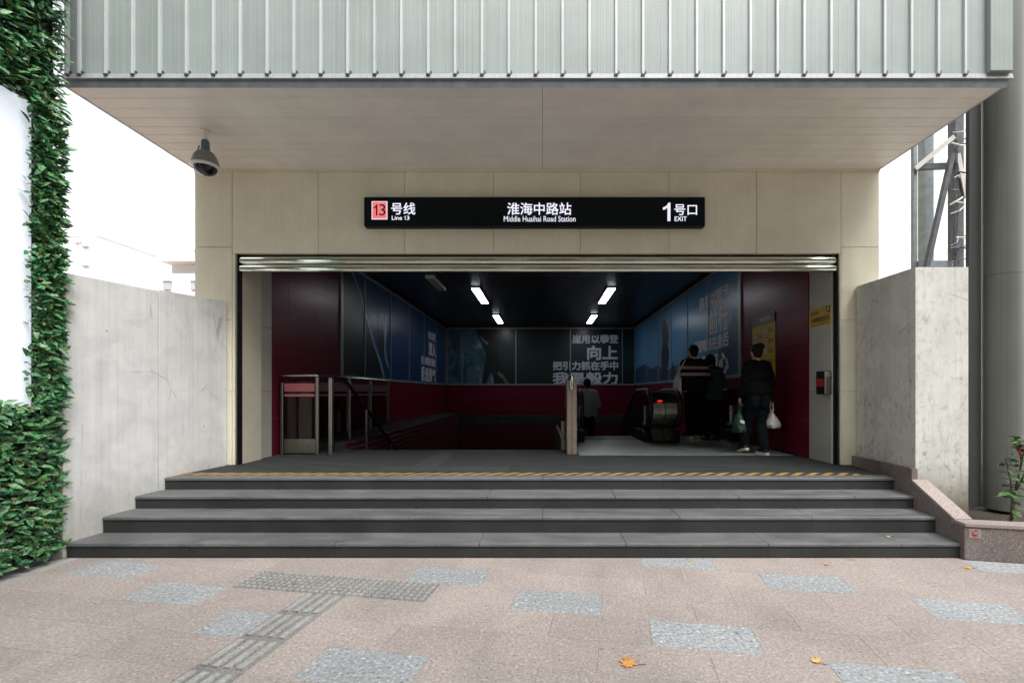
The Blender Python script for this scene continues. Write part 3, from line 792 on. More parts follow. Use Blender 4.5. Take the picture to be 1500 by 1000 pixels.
# back: climber on a rock face, dark forest, slogan
ab = empty('advertising_wall', (0, DB, AZ0), 'dark green advertising panels with a climber, on the far wall', 'advertisement')
ad_frame(ab, 'b', mulB, lambda i: M['print_rock'] if i == 0 else M['print_forest'])
fb = fr_front(DB - .0135)
bx_ = lambda p: PX(p, DB)
bz = lambda p: PZ(p, DB)
poly('printed_rock', [(bx_(678), bz(562)), (bx_(724), bz(562)), (bx_(722), bz(548)), (bx_(714), bz(540)), (bx_(712), bz(520)), (bx_(706), bz(505)), (bx_(699), bz(490)), (bx_(700), bz(483)), (bx_(678), bz(483))], fb, M['print_rock'], ab)
climber = [(698, 484), (702, 484), (711, 497), (715, 489), (713, 484), (719, 484), (720, 489), (727, 487), (731, 491), (730, 503), (729, 520), (733, 528), (731, 545), (738, 551), (745, 562), (741, 562), (735, 555), (728, 548), (726, 535), (722, 540), (716, 550), (712, 562), (706, 562), (708, 545), (711, 530), (711, 518), (713, 508), (705, 500)]
poly('printed_climber', [(bx_(a), bz(b)) for a, b in climber], fr_front(DB - .0141), M['print_black'], ab)
poly('printed_leg', [(bx_(a), bz(b)) for a, b in ((730, 543), (737, 549), (745, 561), (742, 562), (734, 553), (728, 547))], fr_front(DB - .0147), M['print_skin'], ab)
poly('printed_arm', [(bx_(a), bz(b)) for a, b in ((702, 489), (711, 498), (716, 502), (714, 506), (705, 498))], fr_front(DB - .0147), M['print_skin'], ab)
for txt, a, b, y0, y1 in (('崖用以攀登', 838, 906, 503, 490), ('向上', 860, 905, 527, 506), ('把引力抓在手中', 809.6, 905.6, 542, 529), ('我是毅力', 809.6, 905, 563, 544.6)):
    lettering(txt, bx_(a), bx_(b), bz(y0), bz(y1), fb, M['grey_print'], ab, .035)

# right: bright blue sky, lone tree figure, mountains, slogan
ar = empty('advertising_wall', (XR, 13, AZ0), 'bright blue advertising panels with mountains, on the right wall', 'advertisement')
ad_frame(ar, 'r', mulR, lambda i: M['print_sky'])
f2 = fr_right(XR - .0135)
poly('printed_hills', [(-17.9, 1.77), (-8.44, 1.77), (-8.44, 2.75), (-8.7, 2.9), (-8.95, 2.6), (-9.2, 2.35), (-9.6, 2.2), (-10.3, 2.1), (-11.2, 2.35), (-11.7, 2.3), (-12.4, 2.15), (-13.5, 2.05), (-14.4, 2.3), (-15.2, 2.2), (-16.2, 2.45), (-17.9, 2.3)], f2, M['print_navy'], ar)
tree = [(-13.95, 1.77), (-13.3, 1.77), (-13.3, 2.05), (-13.15, 2.3), (-13.1, 2.6), (-13.25, 2.8), (-13.15, 3.05), (-13.2, 3.3), (-13.45, 3.5), (-13.6, 3.62), (-13.8, 3.5), (-13.9, 3.2), (-13.8, 2.9), (-14.0, 2.6), (-13.95, 2.3)]
poly('printed_figure', tree, fr_right(XR - .0141), M['print_black'], ar)
poly('printed_figure', [(-12.9, 1.77), (-12.5, 1.77), (-12.55, 2.1), (-12.7, 2.3), (-12.85, 2.1)], fr_right(XR - .0141), M['print_black'], ar)
for txt, a, b, z0, z1 in (('路用以跋涉', -10.58, -8.88, 3.28, 3.59), ('前行', -9.98, -8.9, 2.66, 3.19), ('把困难甩在身后', -11.0, -8.9, 2.33, 2.62), ('我是恒心', -11.0, -8.9, 1.79, 2.25)):
    lettering(txt, a, b, z0, z1, fr_right(XR - .015), M['white_print'], ar, .035)

# notice on the right burgundy wall
nt = empty('escalator_notice', (XR, 7.5, 1.7), 'yellow notice board with black header on the burgundy wall', 'notice')
box('board', XR - .012, XR - .001, 7.14, 7.9, 1.62, 2.54, M['yellow_sign'], nt)
box('header', XR - .013, XR - .001, 7.14, 7.9, 2.5405, 2.70, M['black_plastic'], nt)
lettering('乘梯须知', -7.62, -7.25, 2.575, 2.665, fr_right(XR - .0145), M['white_print'], nt, .02)
for c_, d_ in ((0, 7.78), (1, 7.43)):
    for r_ in range(5):
        z_ = 2.42 - r_ * .165 - (.06 if c_ == 0 else 0)
        ring = [(-d_ + .058 * math.cos(2 * math.pi * k / 16), z_ + .058 * math.sin(2 * math.pi * k / 16)) for k in range(16)]
        ic = poly('icon', ring, fr_right(XR - .0135), M['red_paint'] if c_ else M['black_plastic'], nt)
        poly('icon_face', [(-d_ + .046 * math.cos(2 * math.pi * k / 16), z_ + .046 * math.sin(2 * math.pi * k / 16)) for k in range(16)], fr_right(XR - .0142), M['white_print'], ic)
        poly('icon_figure', [(-d_ - .012, z_ - .034), (-d_ + .012, z_ - .034), (-d_ + .02, z_ + .005), (-d_ + .008, z_ + .034), (-d_ - .01, z_ + .03), (-d_ - .018, z_)], fr_right(XR - .0149), M['black_plastic'], ic)
        for l_ in range(2):
            box('text_line', XR - .0135, XR - .0128, d_ - .235, d_ - .085, z_ + .012 - l_ * .035, z_ + .026 - l_ * .035, M['black_plastic'], nt)

# yellow surveillance sign and dispenser on the right jamb
JX = 3.662
ys = empty('surveillance_sign', (JX, 6.0, 2.3), 'yellow video surveillance sign on the right jamb', 'sign')
box('plate', JX - .006, JX - .001, 5.78, 6.25, 2.30, 2.545, M['yellow_sign'], ys)
lettering('您已进入', -6.2, -6.02, 2.455, 2.51, fr_right(JX - .0075), M['black_plastic'], ys, .01)
lettering('电梯视频监控区域', -6.19, -5.81, 2.355, 2.425, fr_right(JX - .0075), M['black_plastic'], ys, .01)
box('text_line', JX - .0075, JX - .0062, 5.82, 6.19, 2.322, 2.330, M['black_plastic'], ys)
box('pictogram', JX - .0075, JX - .0062, 5.80, 5.875, 2.455, 2.53, M['black_plastic'], ys)
poly('pictogram_camera', [(-5.86, 2.475), (-5.845, 2.468), (-5.815, 2.505), (-5.825, 2.52), (-5.84, 2.515)], fr_right(JX - .0085), M['white_print'], ys)
dz = empty('wall_dispenser', (JX - .045, 5.86, 1.40), 'small black and steel wall box with a red label', 'dispenser')
MB().box(JX - .088, JX - .001, 5.765, 5.95, 1.40, 1.70, .005).obj('body', M['stainless_dull'], dz)
box('front', JX - .0915, JX - .0885, 5.772, 5.945, 1.405, 1.695, M['black_plastic'], dz)
box('label', JX - .094, JX - .092, 5.79, 5.925, 1.50, 1.60, M['red_paint'], dz)
MB().box(JX - .08, JX - .01, 5.757, 5.7645, 1.62, 1.69, .002).obj('flap', M['stainless'], dz)

# ceiling lamps
def lamp(x, d0, d1, lit, label):
    e = empty('ceiling_lamp', (x, (d0 + d1) / 2, ZC - .06), label, 'lamp', 'fluorescent lamps on the entrance ceiling')
    box('fixture', x - .11, x + .11, d0, d1, ZC - .05, ZC - .001, M['offwhite_paint'], e)
    box('diffuser', x - .095, x + .095, d0 + .01, d1 - .01, ZC - .062, ZC - .0505, M['lamp_tube'] if lit else M['offwhite_paint'], e)
lamp(PX(705, 12.4), 11.3, 13.2, True, 'lit ceiling lamp, nearer of the two left of the middle')
lamp(PX(730, 16.2), 15.3, 17.0, True, 'lit ceiling lamp, farther of the two left of the middle')
lamp(PX(887, 12.4), 11.3, 13.2, True, 'lit ceiling lamp, nearer of the two right of the middle')
lamp(PX(866.5, 16.2), 15.3, 17.0, True, 'lit ceiling lamp, farther of the two right of the middle')
e = empty('ceiling_lamp', (PX(634, 10.0), 10.3, 3.9), 'unlit lamp hanging near the left advertising wall', 'lamp', 'fluorescent lamps on the entrance ceiling')
box('housing', PX(634, 10.0) - .09, PX(634, 10.0) + .09, 9.7, 10.95, 3.86, 3.92, M['offwhite_paint'], e)
box('bracket', PX(634, 10.0) - .02, PX(634, 10.0) + .02, 10.2, 10.24, 3.921, ZC - .001, M['steel_grey'], e)

# stairwell: walls of the well, ledges, stair flight
WX = -3.12
lg = MB().box(XL + .001, WX, 7.19, DB - .001, ZL - .35, ZL + .11).obj('well_ledge', M['landing_stone']); struct(lg, 'dark stone ledge along the left of the stairwell', 'ledge')
wf = box('well_wall', XL + .002, WX - .004, 7.2, DB - .002, ZB, ZL - .351, M['burgundy_tile']); struct(wf, 'tiled wall of the stairwell below the ledge', 'wall')
# thin tile courses on the face of the well wall
zc_ = ZL + .10
for i in range(14):
    z1 = ZL + .10 - i * .1; z0 = z1 - .078
    MB().box(WX - .0035, WX + .014, 7.2, DB - .9, z0, z1, .003).obj('tile_course', M['burgundy_tile'], lg)
    box('grout_course', WX - .003, WX + .006, 7.2, DB - .9, z0 - .0215, z0 - .0005, M['steel_dark'], lg)
bl_ = MB().box(WX + .02, XR - .001, DB - .8, DB - .04, ZL - .35, ZL).obj('well_ledge', M['landing_stone']); struct(bl_, 'dark stone ledge below the far wall of the stairwell', 'ledge')
wb2 = box('well_wall', WX + .02, XR - .002, DB - .79, DB - .041, ZB, ZL - .351, M['burgundy_tile']); struct(wb2, 'wall of the stairwell under the far ledge', 'wall')
stf = empty('stair_flight', ((WX + .4) / 2, 7.3, ZB), 'dark stair flight going down into the station', 'stairs')
for i in range(24):
    box('stair_step', WX + .015, .33, 7.192 + i * .3, 7.192 + (i + 1) * .3 - .001, ZL - .15 * (i + 1) - .3, ZL - .15 * (i + 1), M['landing_stone'], stf)
fl_ = box('lower_floor', XL, XR, 7.2, DB, ZB - .1, ZB - .001, M['landing_stone']); struct(fl_, 'dark concourse floor at the foot of the stairs', 'floor')
fw_ = box('well_front', XL, XR, 7.05, 7.188, ZB, ZL - .201, M['landing_stone']); struct(fw_, 'wall under the edge of the landing', 'wall')

# glass balustrade beside the stairs
bal = empty('glass_balustrade', (-3.5, 6.65, ZL), 'glass balustrade with steel rails at the head of the stairs', 'balustrade')
RX = -3.29; DR = 6.65; ZT = ZL + 1.15
def post(x, y, z0, z1, w=.04, mat='stainless_dull'): return MB().box(x - w / 2, x + w / 2, y - w / 2, y + w / 2, z0, z1, .004).obj('post', M[mat], bal)
post(XL + .05, DR, ZL + .001, ZT - .1); post(RX, DR, ZL + .001, ZT - .02)
post(-3.08, 6.62, ZL + .001, ZT - .03, .05)
for y in (7.12, 7.75, 8.7, 9.7): post(RX, y, ZL + (.001 if y < 7.19 else .111), ZT - .02, .04)
MB().tube([(XL + .02, DR, ZT), (RX - .02, DR, ZT), (RX, DR + .02, ZT), (RX, 9.75, ZT)], .024, 10).obj('top_rail', M['stainless'], bal, True)
gp = [(XL + .08, RX - .03, DR - .005, DR + .005)]
def pane(x0, x1, y0, y1, z0, z1): 
    g_ = box('glass_pane', x0, x1, y0, y1, z0, z1, M['rail_glass'], bal)
    along_x = x1 - x0 > y1 - y0
    for a, b in ((.80, .90), (.735, .765)):
        za, zb_ = ZL + 1.15 * a, ZL + 1.15 * b
        if along_x: box('pink_band', x0 + .01, x1 - .01, y0 - .002, y0 - .0005, za, zb_, M['pink_print'], g_)
        else: box('pink_band', x1 + .0005, x1 + .002, y0 + .01, y1 - .01, za, zb_, M['pink_print_shaded'], g_)
pane(XL + .08, RX - .03, DR - .005, DR + .005, ZL + .23, ZT - .09)
box('kick_plate', XL + .08, RX - .03, DR - .008, DR + .008, ZL + .02, ZL + .225, M['stainless_dull'], bal)
ys_ = [DR, 7.12, 7.75, 8.7, 9.7]
for a, b in zip(ys_, ys_[1:]): pane(RX - .005, RX + .005, a + .03, b - .03, ZL + .23, ZT - .09)
hr = empty('stair_handrail', (-3.05, 7.2, ZL), 'dark sloping handrail going down the left of the stairs', 'handrail')
HX = -3.06
MB().tube([(HX, 6.64, ZT - .01), (HX, 7.0, ZT - .03), (HX, 7.25, ZT - .16), (HX, 9.3, ZT - 1.32), (HX, 12.5, ZT - 2.92)], .026, 10).obj('rail', M['black_metal'], hr, True)
for y in (7.9, 9.2, 10.6): MB().tube([(HX, y, ZT - .16 - (y - 7.25) * .55), (HX, y, ZL - (y - 7.19) * .5 - .4)], .022, 8).obj('post', M['stainless_dull'], hr)

# divider post and wall between stairs and escalator
dv = empty('divider_post', (.42, 6.65, ZL), 'upright bronze coloured end post between stairs and escalator', 'post')
MB().box(.355, .425, 6.63, 7.1, ZL + .001, ZL + 1.08, .006).obj('panel', M['bronze_panel'], dv)
MB().box(.428, .498, 6.63, 7.1, ZL + .001, ZL + 1.10, .006).obj('panel', M['bronze_panel'], dv)
MB().tube([(.42, 6.60, ZL + .95), (.42, 6.58, ZL + 1.05), (.42, 6.62, ZL + 1.14), (.42, 6.8, ZL + 1.16), (.42, 7.2, ZL + 1.05), (.42, 9.5, ZL - .2)], .03, 10).obj('handrail', M['stainless'], dv, True)
MB().box(.29, .34, 7.14, 7.2, ZL - .2, ZL + .45, .004).obj('stub_post', M['bronze_panel'], dv)
box('divider_panel', .40, .46, 7.2, 14, ZB, ZL - .1, M['stainless_dull'], dv)

# ------------------------------------------------------------------ escalators
plate = MB().box(.53, 2.18, 6.53, 8.6, ZL + .001, ZL + .006, .001).obj('floor_plate', simple('plate_steel', (.34, .37, .34), .42, .5, .1, 12)); tag(plate, 'pale steel floor plate in front of the nearer escalator', 'floor plate', 'escalator floor plates')
plate2 = MB().box(2.186, 3.6, 6.53, 8.6, ZL + .001, ZL + .006, .001).obj('floor_plate', M['plate_steel']); tag(plate2, 'pale steel floor plate in front of the escalator by the wall', 'floor plate', 'escalator floor plates')
def esc_z(d, off=0):   # height of the step line
    if d < 9.1: return ZL + off
    if d < 9.6: return ZL + off - (d - 9.1) ** 2 * .577
    return ZL + off - .144 - (d - 9.6) * .577
def rail_path(dn, r=.32, zc=.62):
    p = [(dn + r + .25, ZL + zc - r)]
    for k in range(9):
        t = -math.pi / 2 - math.pi * k / 8
        p.append((dn + r + r * math.cos(t), ZL + zc + r * math.sin(t)))
    d = dn + r + .3
    while d < 17.0:
        p.append((d, esc_z(d, zc + r))); d += .3
    return p
def escalator(xa, xb, label, dn=7.99):
    e = empty('escalator', ((xa + xb) / 2, dn, ZL), label, 'escalator', 'escalators down to the platforms')
    rp = rail_path(dn)
    for x in (xa, xb):
        MB().tube([(x, d, z) for d, z in rp], .04, 8).obj('handrail', M['black_rubber'], e, True)
        inner = [(dn + .32 + .285 * math.cos(t), ZL + .62 + .285 * math.sin(t)) for t in [-math.pi / 2 - math.pi * k / 8 for k in range(9)]]
        top = [(d, esc_z(d, .62 + .285)) for d in [dn + .7 + .4 * k for k in range(20)]]
        bot = [(d, esc_z(d, .2)) for d in reversed([dn + .7 + .4 * k for k in range(20)])]
        pg = [(dn + .45, ZL + .2)] + inner + top + bot
        n_ = len(pg)
        vs = [(x - .008, d, z) for d, z in pg] + [(x + .008, d, z) for d, z in pg]
        gl_ = mobj('balustrade_glass', vs, [tuple(range(n_)), tuple(range(2 * n_ - 1, n_ - 1, -1))], M['esc_glass'], e)
        # metal edging inside the handrail
        MB().tube([(x, d, z) for d, z in [(dn + .32 + .27 * math.cos(t), ZL + .62 + .27 * math.sin(t)) for t in [-math.pi * .55 - math.pi * .9 * k / 8 for k in range(9)]]], .018, 6).obj('newel_trim', M['stainless'], e, True)
        ds = [dn + .28 + .45 * k for k in range(20)]
        prof = [(d, esc_z(d, .2)) for d in ds] + [(d, esc_z(d, -.12)) for d in reversed(ds)]
        MB().prism(prof, 'x', x - .07, x + .07).obj('skirt', M['black_metal'], e)
        s_ = 1 if x == xa else -1
        MB().prism([(d, esc_z(d, .205)) for d in ds] + [(d, esc_z(d, .185)) for d in reversed(ds)], 'x', x + s_ * .071, x + s_ * .078).obj('skirt_trim', M['stainless'], e)
        box('warning_sticker', x - .0098, x + .0098, dn + .42, dn + .52, ZL + .32, ZL + .66, M['grey_print'], e)
    d = 8.62; k = 0
    while d < 15:
        z = esc_z(d)
        box('step', xa + .08, xb - .08, d, d + .395, z - .25, z - .002 if d > 9.1 else ZL + .004, M['esc_step'], e); d += .4; k += 1
    return e
e1 = escalator(.69, 1.90, 'nearer black escalator beside the divider post, going down')
e2 = escalator(2.42, 3.50, 'escalator next to the right wall, where the couple stand')
# rounded metal front between the two balustrades
prof = [(8.31 + .30 * math.cos(t), ZL + .62 + .30 * math.sin(t)) for t in [-math.pi * .5 - math.pi * k / 10 for k in range(11)]] + [(10.5, esc_z(10.5, .9)), (10.5, esc_z(10.5, -.2)), (8.1, ZL + .001), (8.03, ZL + .05)]
fp = empty('escalator_front_panel', (2.16, 8.0, ZL), 'rounded steel end panel with a red display between the escalators', 'panel')
for (a, b) in ((1.95, 2.155), (2.165, 2.37)): MB().prism(prof, 'x', a, b).obj('casing', M['casing_steel'], fp)
box('led_display', 2.03, 2.10, 8.0, 8.03, ZL + .745, ZL + .765, M['led_red'], fp)
MB().lathe([(.018, 0), (.018, .012)], (2.06, 8.01, ZL + .58), 12).obj('button', M['black_plastic'], fp)

# ------------------------------------------------------------------ people
def capsule(mb, p0, p1, r0, r1, seg=12, sq=(1, 1)):
    p0, p1 = Vector(p0), Vector(p1); ax = p1 - p0; L = ax.length
    t = ax.normalized() if L > 1e-5 else Vector((0, 0, 1))
    up = Vector((0, 1, 0)) if abs(t.y) < .9 else Vector((1, 0, 0))
    a = t.cross(up).normalized(); b = a.cross(t).normalized()
    rings = []
    for k in range(5):
        th = math.pi / 2 * (1 - k / 4.0) if k < 4 else 0
        rings.append((p0 - t * (r0 * math.sin(th)), max(r0 * math.cos(th), .0008)))
    for k in range(5):
        th = math.pi / 2 * k / 4.0
        rings.append((p1 + t * (r1 * math.sin(th)), max(r1 * math.cos(th), .0008)))
    vs = []
    for c, r in rings:
        for k in range(seg):
            an = 2 * math.pi * k / seg
            o = a * math.cos(an) * r + b * math.sin(an) * r
            vs.append(c + Vector((o.x * sq[0], o.y * sq[1], o.z)))
    n_ = len(rings)
    fs = [(i * seg + k, i * seg + (k + 1) % seg, (i + 1) * seg + (k + 1) % seg, (i + 1) * seg + k) for i in range(n_ - 1) for k in range(seg)]
    fs += [tuple(range(seg - 1, -1, -1)), tuple((n_ - 1) * seg + k for k in range(seg))]
    mb.add(vs, fs)
def fuse(name, mb, voxel, smooth=4, wrinkle=0.0, wscale=9.0):
    me = bpy.data.meshes.new(name); me.from_pydata([tuple(v) for v in mb.v], [], mb.f); me.update()
    o = bpy.data.objects.new('tmp', me); COL.objects.link(o)
    r = o.modifiers.new('r', 'REMESH'); r.mode = 'VOXEL'; r.voxel_size = voxel
    s = o.modifiers.new('s', 'SMOOTH'); s.factor = .5; s.iterations = smooth
    dg = bpy.context.evaluated_depsgraph_get(); dg.update()
    ev = o.evaluated_get(dg); m2 = ev.to_mesh()
    vs = [v.co.copy() for v in m2.vertices]; ns = [v.normal.copy() for v in m2.vertices]; fs = [tuple(p.vertices) for p in m2.polygons]
    ev.to_mesh_clear(); bpy.data.objects.remove(o); bpy.data.meshes.remove(me)
    if wrinkle:
        for i, v in enumerate(vs):
            q = Vector((v.x * wscale, v.y * wscale, v.z * wscale * 1.7))
            vs[i] = v + ns[i] * (wrinkle * (noise.noise(q) + .6 * (1 - abs(noise.noise(q * 2.1))) - .3))
    return vs, fs
def hand(mb_list, wrist, dirv, side, curl=.6):
    """palm, four unequal curled fingers and a thumb leaving the side of the palm"""
    mb = MB(); d = Vector(dirv).normalized(); sd = Vector((0, 1, 0)); sd = (sd - d * sd.dot(d)).normalized()   # finger row runs fore and aft
    inn = d.cross(sd).normalized() * (1 if d.cross(sd).x * side < 0 else -1)                                      # towards the body
    w = Vector(wrist)
    capsule(mb, w, w + d * .03, .022, .024)
    for j in (-1.2, -.4, .4, 1.2): capsule(mb, w + d * .02 + sd * .012 * j, w + d * .082 + sd * .0155 * j, .014, .011)
    for j, L in ((1.2, .066), (.4, .076), (-.4, .072), (-1.2, .056)):
        b0 = w + d * .082 + sd * .0165 * j; p = b0; dd = d.copy()
        for s_ in range(3):
            dd = (dd + inn * curl * (.55 + .35 * s_)).normalized(); q = p + dd * (L * (.45, .32, .25)[s_])
            capsule(mb, p, q, .0088 - .001 * s_, .0080 - .001 * s_, 8); p = q
    t0 = w + d * .03 + sd * .024; t1 = t0 + (d * .6 + sd * .75 + inn * .25).normalized() * .036; t2 = t1 + (d * .85 + sd * .1 + inn * .5).normalized() * .03
    capsule(mb, t0, t1, .013, .010, 8); capsule(mb, t1, t2, .0098, .0078, 8)
    mb_list.append(mb)

def person(loc, H, yaw, label, P):
    """local frame: +y is the way the person faces, +x their right, z up; built at 1.70 m and scaled"""
    s = H / 1.70
    root = empty('person', loc, label, 'person')
    Rz = Matrix.Rotation(yaw, 4, 'Z')
    def T(v): return Vector(loc) + (Rz @ (Vector(v) * s))
    lean = P.get('lean', 0.0); wid = P.get('wid', 1.0)
    def up(z): return lean * max(0, z - .9)      # forward lean above the hips
    sh = {1: Vector((.165 * wid, up(1.39), 1.385)), -1: Vector((-.165 * wid, up(1.39), 1.385))}
    hip = {1: Vector((.085, 0, .90)), -1: Vector((-.085, 0, .90))}
    el_ = {k: Vector(P['elbow'][k]) for k in (1, -1)}; wr_ = {k: Vector(P['wrist'][k]) for k in (1, -1)}
    kn = {k: Vector(P['knee'][k]) for k in (1, -1)}; an = {k: Vector(P['ankle'][k]) for k in (1, -1)}
    hd = Vector((P.get('headx', 0), up(1.6) + P.get('heady', .02), 1.595 + P.get('headz', 0)))
    nk = Vector((0, up(1.42), 1.41))
    # body: one surface from ankles to crown
    b = MB()
    capsule(b, nk, hd + Vector((0, -.015, -.06)), .058, .052)
    capsule(b, hd + Vector((0, -.012, .025)), hd + Vector((0, .012, .02)), .088, .086, 14, (.86, 1))
    capsule(b, hd + Vector((0, .03, -.03)), hd + Vector((0, .045, -.075)), .066, .04, 12)
    capsule(b, hd + Vector((0, .098, .0)), hd + Vector((0, .112, -.028)), .010, .015, 8)
    capsule(b, hd + Vector((-.022, .088, -.062)), hd + Vector((.022, .088, -.062)), .010, .010, 8)
    for k in (1, -1): capsule(b, hd + Vector((k * .078, -.004, .012)), hd + Vector((k * .078, -.008, -.028)), .017, .012, 8)
    capsule(b, (-.09, up(1.3), 1.32), (.09, up(1.3), 1.32), .066, .066); capsule(b, (-.06, up(1.1), 1.1), (.06, up(1.1), 1.1), .09, .09); capsule(b, (-.075, 0, .93), (.075, 0, .93), .105, .105)
    capsule(b, (0, up(1.3), 1.3), (0, 0, .95), .085, .10)
    for k in (1, -1):
        capsule(b, sh[k], el_[k], .046, .038); capsule(b, el_[k], wr_[k], .036, .026)
        capsule(b, hip[k], kn[k], .075, .052); capsule(b, kn[k], an[k], .050, .036)
        capsule(b, kn[k] * .7 + an[k] * .3 + Vector((0, -.015, 0)), kn[k] * .45 + an[k] * .55, .047, .038)
    bv, bf = fuse('body', b, .011, 3)
    hl = []
    for k in (1, -1): hand(hl, wr_[k], P.get('hdir', {}).get(k, (wr_[k] - el_[k])), k, P.get('curl', {}).get(k, .5))
    allv = [T(v) for v in bv]; allf = list(bf)
    for m in hl:
        hv, hf = fuse('hand', m, .0042, 2); n_ = len(allv); allv += [T(v) for v in hv]; allf += [tuple(i + n_ for i in f) for f in hf]
    mobj('body', allv, allf, M['skin'], root, True)
    for k in (1, -1):      # eyes
        eb = MB(); capsule(eb, hd + Vector((k * .032, .088, .008)), hd + Vector((k * .034, .088, .008)), .0095, .0095, 8)
        mobj('eye', [T(v) for v in eb.v], eb.f, M['black_plastic'], root, True)
    # trousers
    t = MB(); pr_ = P.get('leg_r', (.098, .072, .062))
    capsule(t, (-.08, -.01, .94), (.08, -.01, .94), .118, .118); capsule(t, (-.075, 0, 1.0), (.075, 0, 1.0), .105, .105)
    for k in (1, -1):
        capsule(t, hip[k], kn[k], pr_[0], pr_[1]); capsule(t, kn[k], an[k] + Vector((0, 0, P.get('cuff', .02))), pr_[1], pr_[2])
        capsule(t, hip[k] + Vector((0, -.045, -.02)), hip[k] + Vector((0, -.03, -.12)), .09, .08)
    tv, tf = fuse('trousers', t, .012, 4, .007)
    mobj('trousers', [T(v) for v in tv], tf, M[P['trouser_mat']], root, True)
    # top
    t = MB(); g_ = P.get('bulk', .02); hem = P.get('hem', .86); slv = P.get('sleeve', 1.0)
    capsule(t, sh[-1] + Vector((.03, 0, 0)), sh[1] - Vector((.03, 0, 0)), .068 + g_, .068 + g_)
    capsule(t, nk + Vector((0, 0, -.03)), (0, up(1.2), 1.2), .075 + g_ * .3, .11 + g_)
    capsule(t, (-.10 * wid, up(1.22), 1.22), (.10 * wid, up(1.22), 1.22), .108 + g_, .108 + g_)
    capsule(t, (-.09 * wid, up(1.05), 1.05), (.09 * wid, up(1.05), 1.05), .112 + g_, .112 + g_)
    capsule(t, (-.085 * wid, 0, hem + .13), (.085 * wid, 0, hem + .13), .125 + g_, .125 + g_)
    for k in (1, -1):
        capsule(t, sh[k], el_[k], .062 + g_ * .8, .052 + g_ * .8)
        w2 = el_[k] + (wr_[k] - el_[k]) * slv
        capsule(t, el_[k], w2 - (w2 - el_[k]).normalized() * .03, .050 + g_ * .8, .040 + g_ * .5)
    tv, tf = fuse('top', t, .012, 4, .010, 8)
    zmin = min(v.z for v in tv)
    tv = [Vector((v.x, v.y, max(v.z, hem))) for v in tv]
    wv = [T(v) for v in tv]
    mobj('top', wv, tf, M[P['top_mat']], root, True, origin=T((0, 0, hem)))
    # hair
    h2 = MB(); st_ = P.get('hair', 'short')
    capsule(h2, hd + Vector((0, -.022, .034)), hd + Vector((0, .018, .045)), .098, .090, 14, (.90, 1))
    capsule(h2, hd + Vector((0, -.04, .0)), hd + Vector((0, -.045, -.035)), .078, .062, 14, (1.0, .8))
    if st_ == 'bob':
        for k in (-1, -.5, 0, .5, 1): capsule(h2, hd + Vector((k * .07, -.035 + abs(k) * .03, .01)), hd + Vector((k * .078, -.04 + abs(k) * .035, -.115)), .05, .032)
    if st_ == 'bun':
        capsule(h2, hd + Vector((-.02, -.06, .075)), hd + Vector((.03, -.08, .09)), .058, .055)
    hv, hf = fuse('hair', h2, .008, 2, .006, 34)
    # leave the face open
    keep = []
    for f in hf:
        c = sum((hv[i] for i in f), Vector()) / len(f) - hd
        if not (c.y > .045 and c.z < .06): keep.append(f)
    mobj('hair', [T(v) for v in hv], keep, M['hair'], root, True)
    # shoes
    for k in (1, -1):
        a = an[k]; pit = P.get('pitch', {}).get(k, 0.0)
        q = MB(); so_ = MB(); Rx = Matrix.Rotation(pit, 4, 'X')
        def L(v): return a + (Rx @ Vector(v))
        capsule(q, L((0, -.03, -.03)), L((0, .02, -.02)), .044, .04); capsule(q, L((0, -.02, -.045)), L((0, .15, -.055)), .040, .034, 12); capsule(q, L((k * .01, .1, -.055)), L((k * .006, .155, -.058)), .040, .036)
        qv, qf = fuse('shoe', q, .008, 3); 
        o = mobj('shoe', [T(v) for v in qv], qf, M[P['shoe_mat']], root, True)
        outl = [(-.030, -.075), (.030, -.075), (.040, -.03), (.043, .06), (.050, .12), (.038, .185), (0, .205), (-.036, .185), (-.046, .12), (-.040, .06), (-.038, -.03)]
        zb, zt_ = -.098, -.060
        n_ = len(outl); vs = [T(L((x, y, zb))) for x, y in outl] + [T(L((x, y, zt_))) for x, y in outl]
        mobj('sole', vs, [tuple(range(n_ - 1, -1, -1)), tuple(range(n_, 2 * n_))] + [(i, (i + 1) % n_, n_ + (i + 1) % n_, n_ + i) for i in range(n_)], M[P.get('sole_mat', 'shoe_white')], o)
    return root, T

# man in striped sweater (walking on to the escalator)
man, Tm = person((PX(1018, 8.3) + .0, 8.33, ZL + .006), 1.75, R(4), 'man in a black sweater with pink stripes seen from behind', dict(
    elbow={1: (.245, .02, 1.12), -1: (-.25, -.02, 1.11)}, wrist={1: (.22, .20, 1.02), -1: (-.235, .10, .90)},
    knee={1: (.095, .10, .50), -1: (-.085, .03, .50)}, ankle={1: (.095, .12, .098), -1: (-.08, -.03, .098)},
    trouser_mat='black_cloth', top_mat='striped_sweater', shoe_mat='shoe_white', bulk=.026, hem=.86, leg_r=(.10, .078, .066), hair='short', lean=.05, cuff=.05))
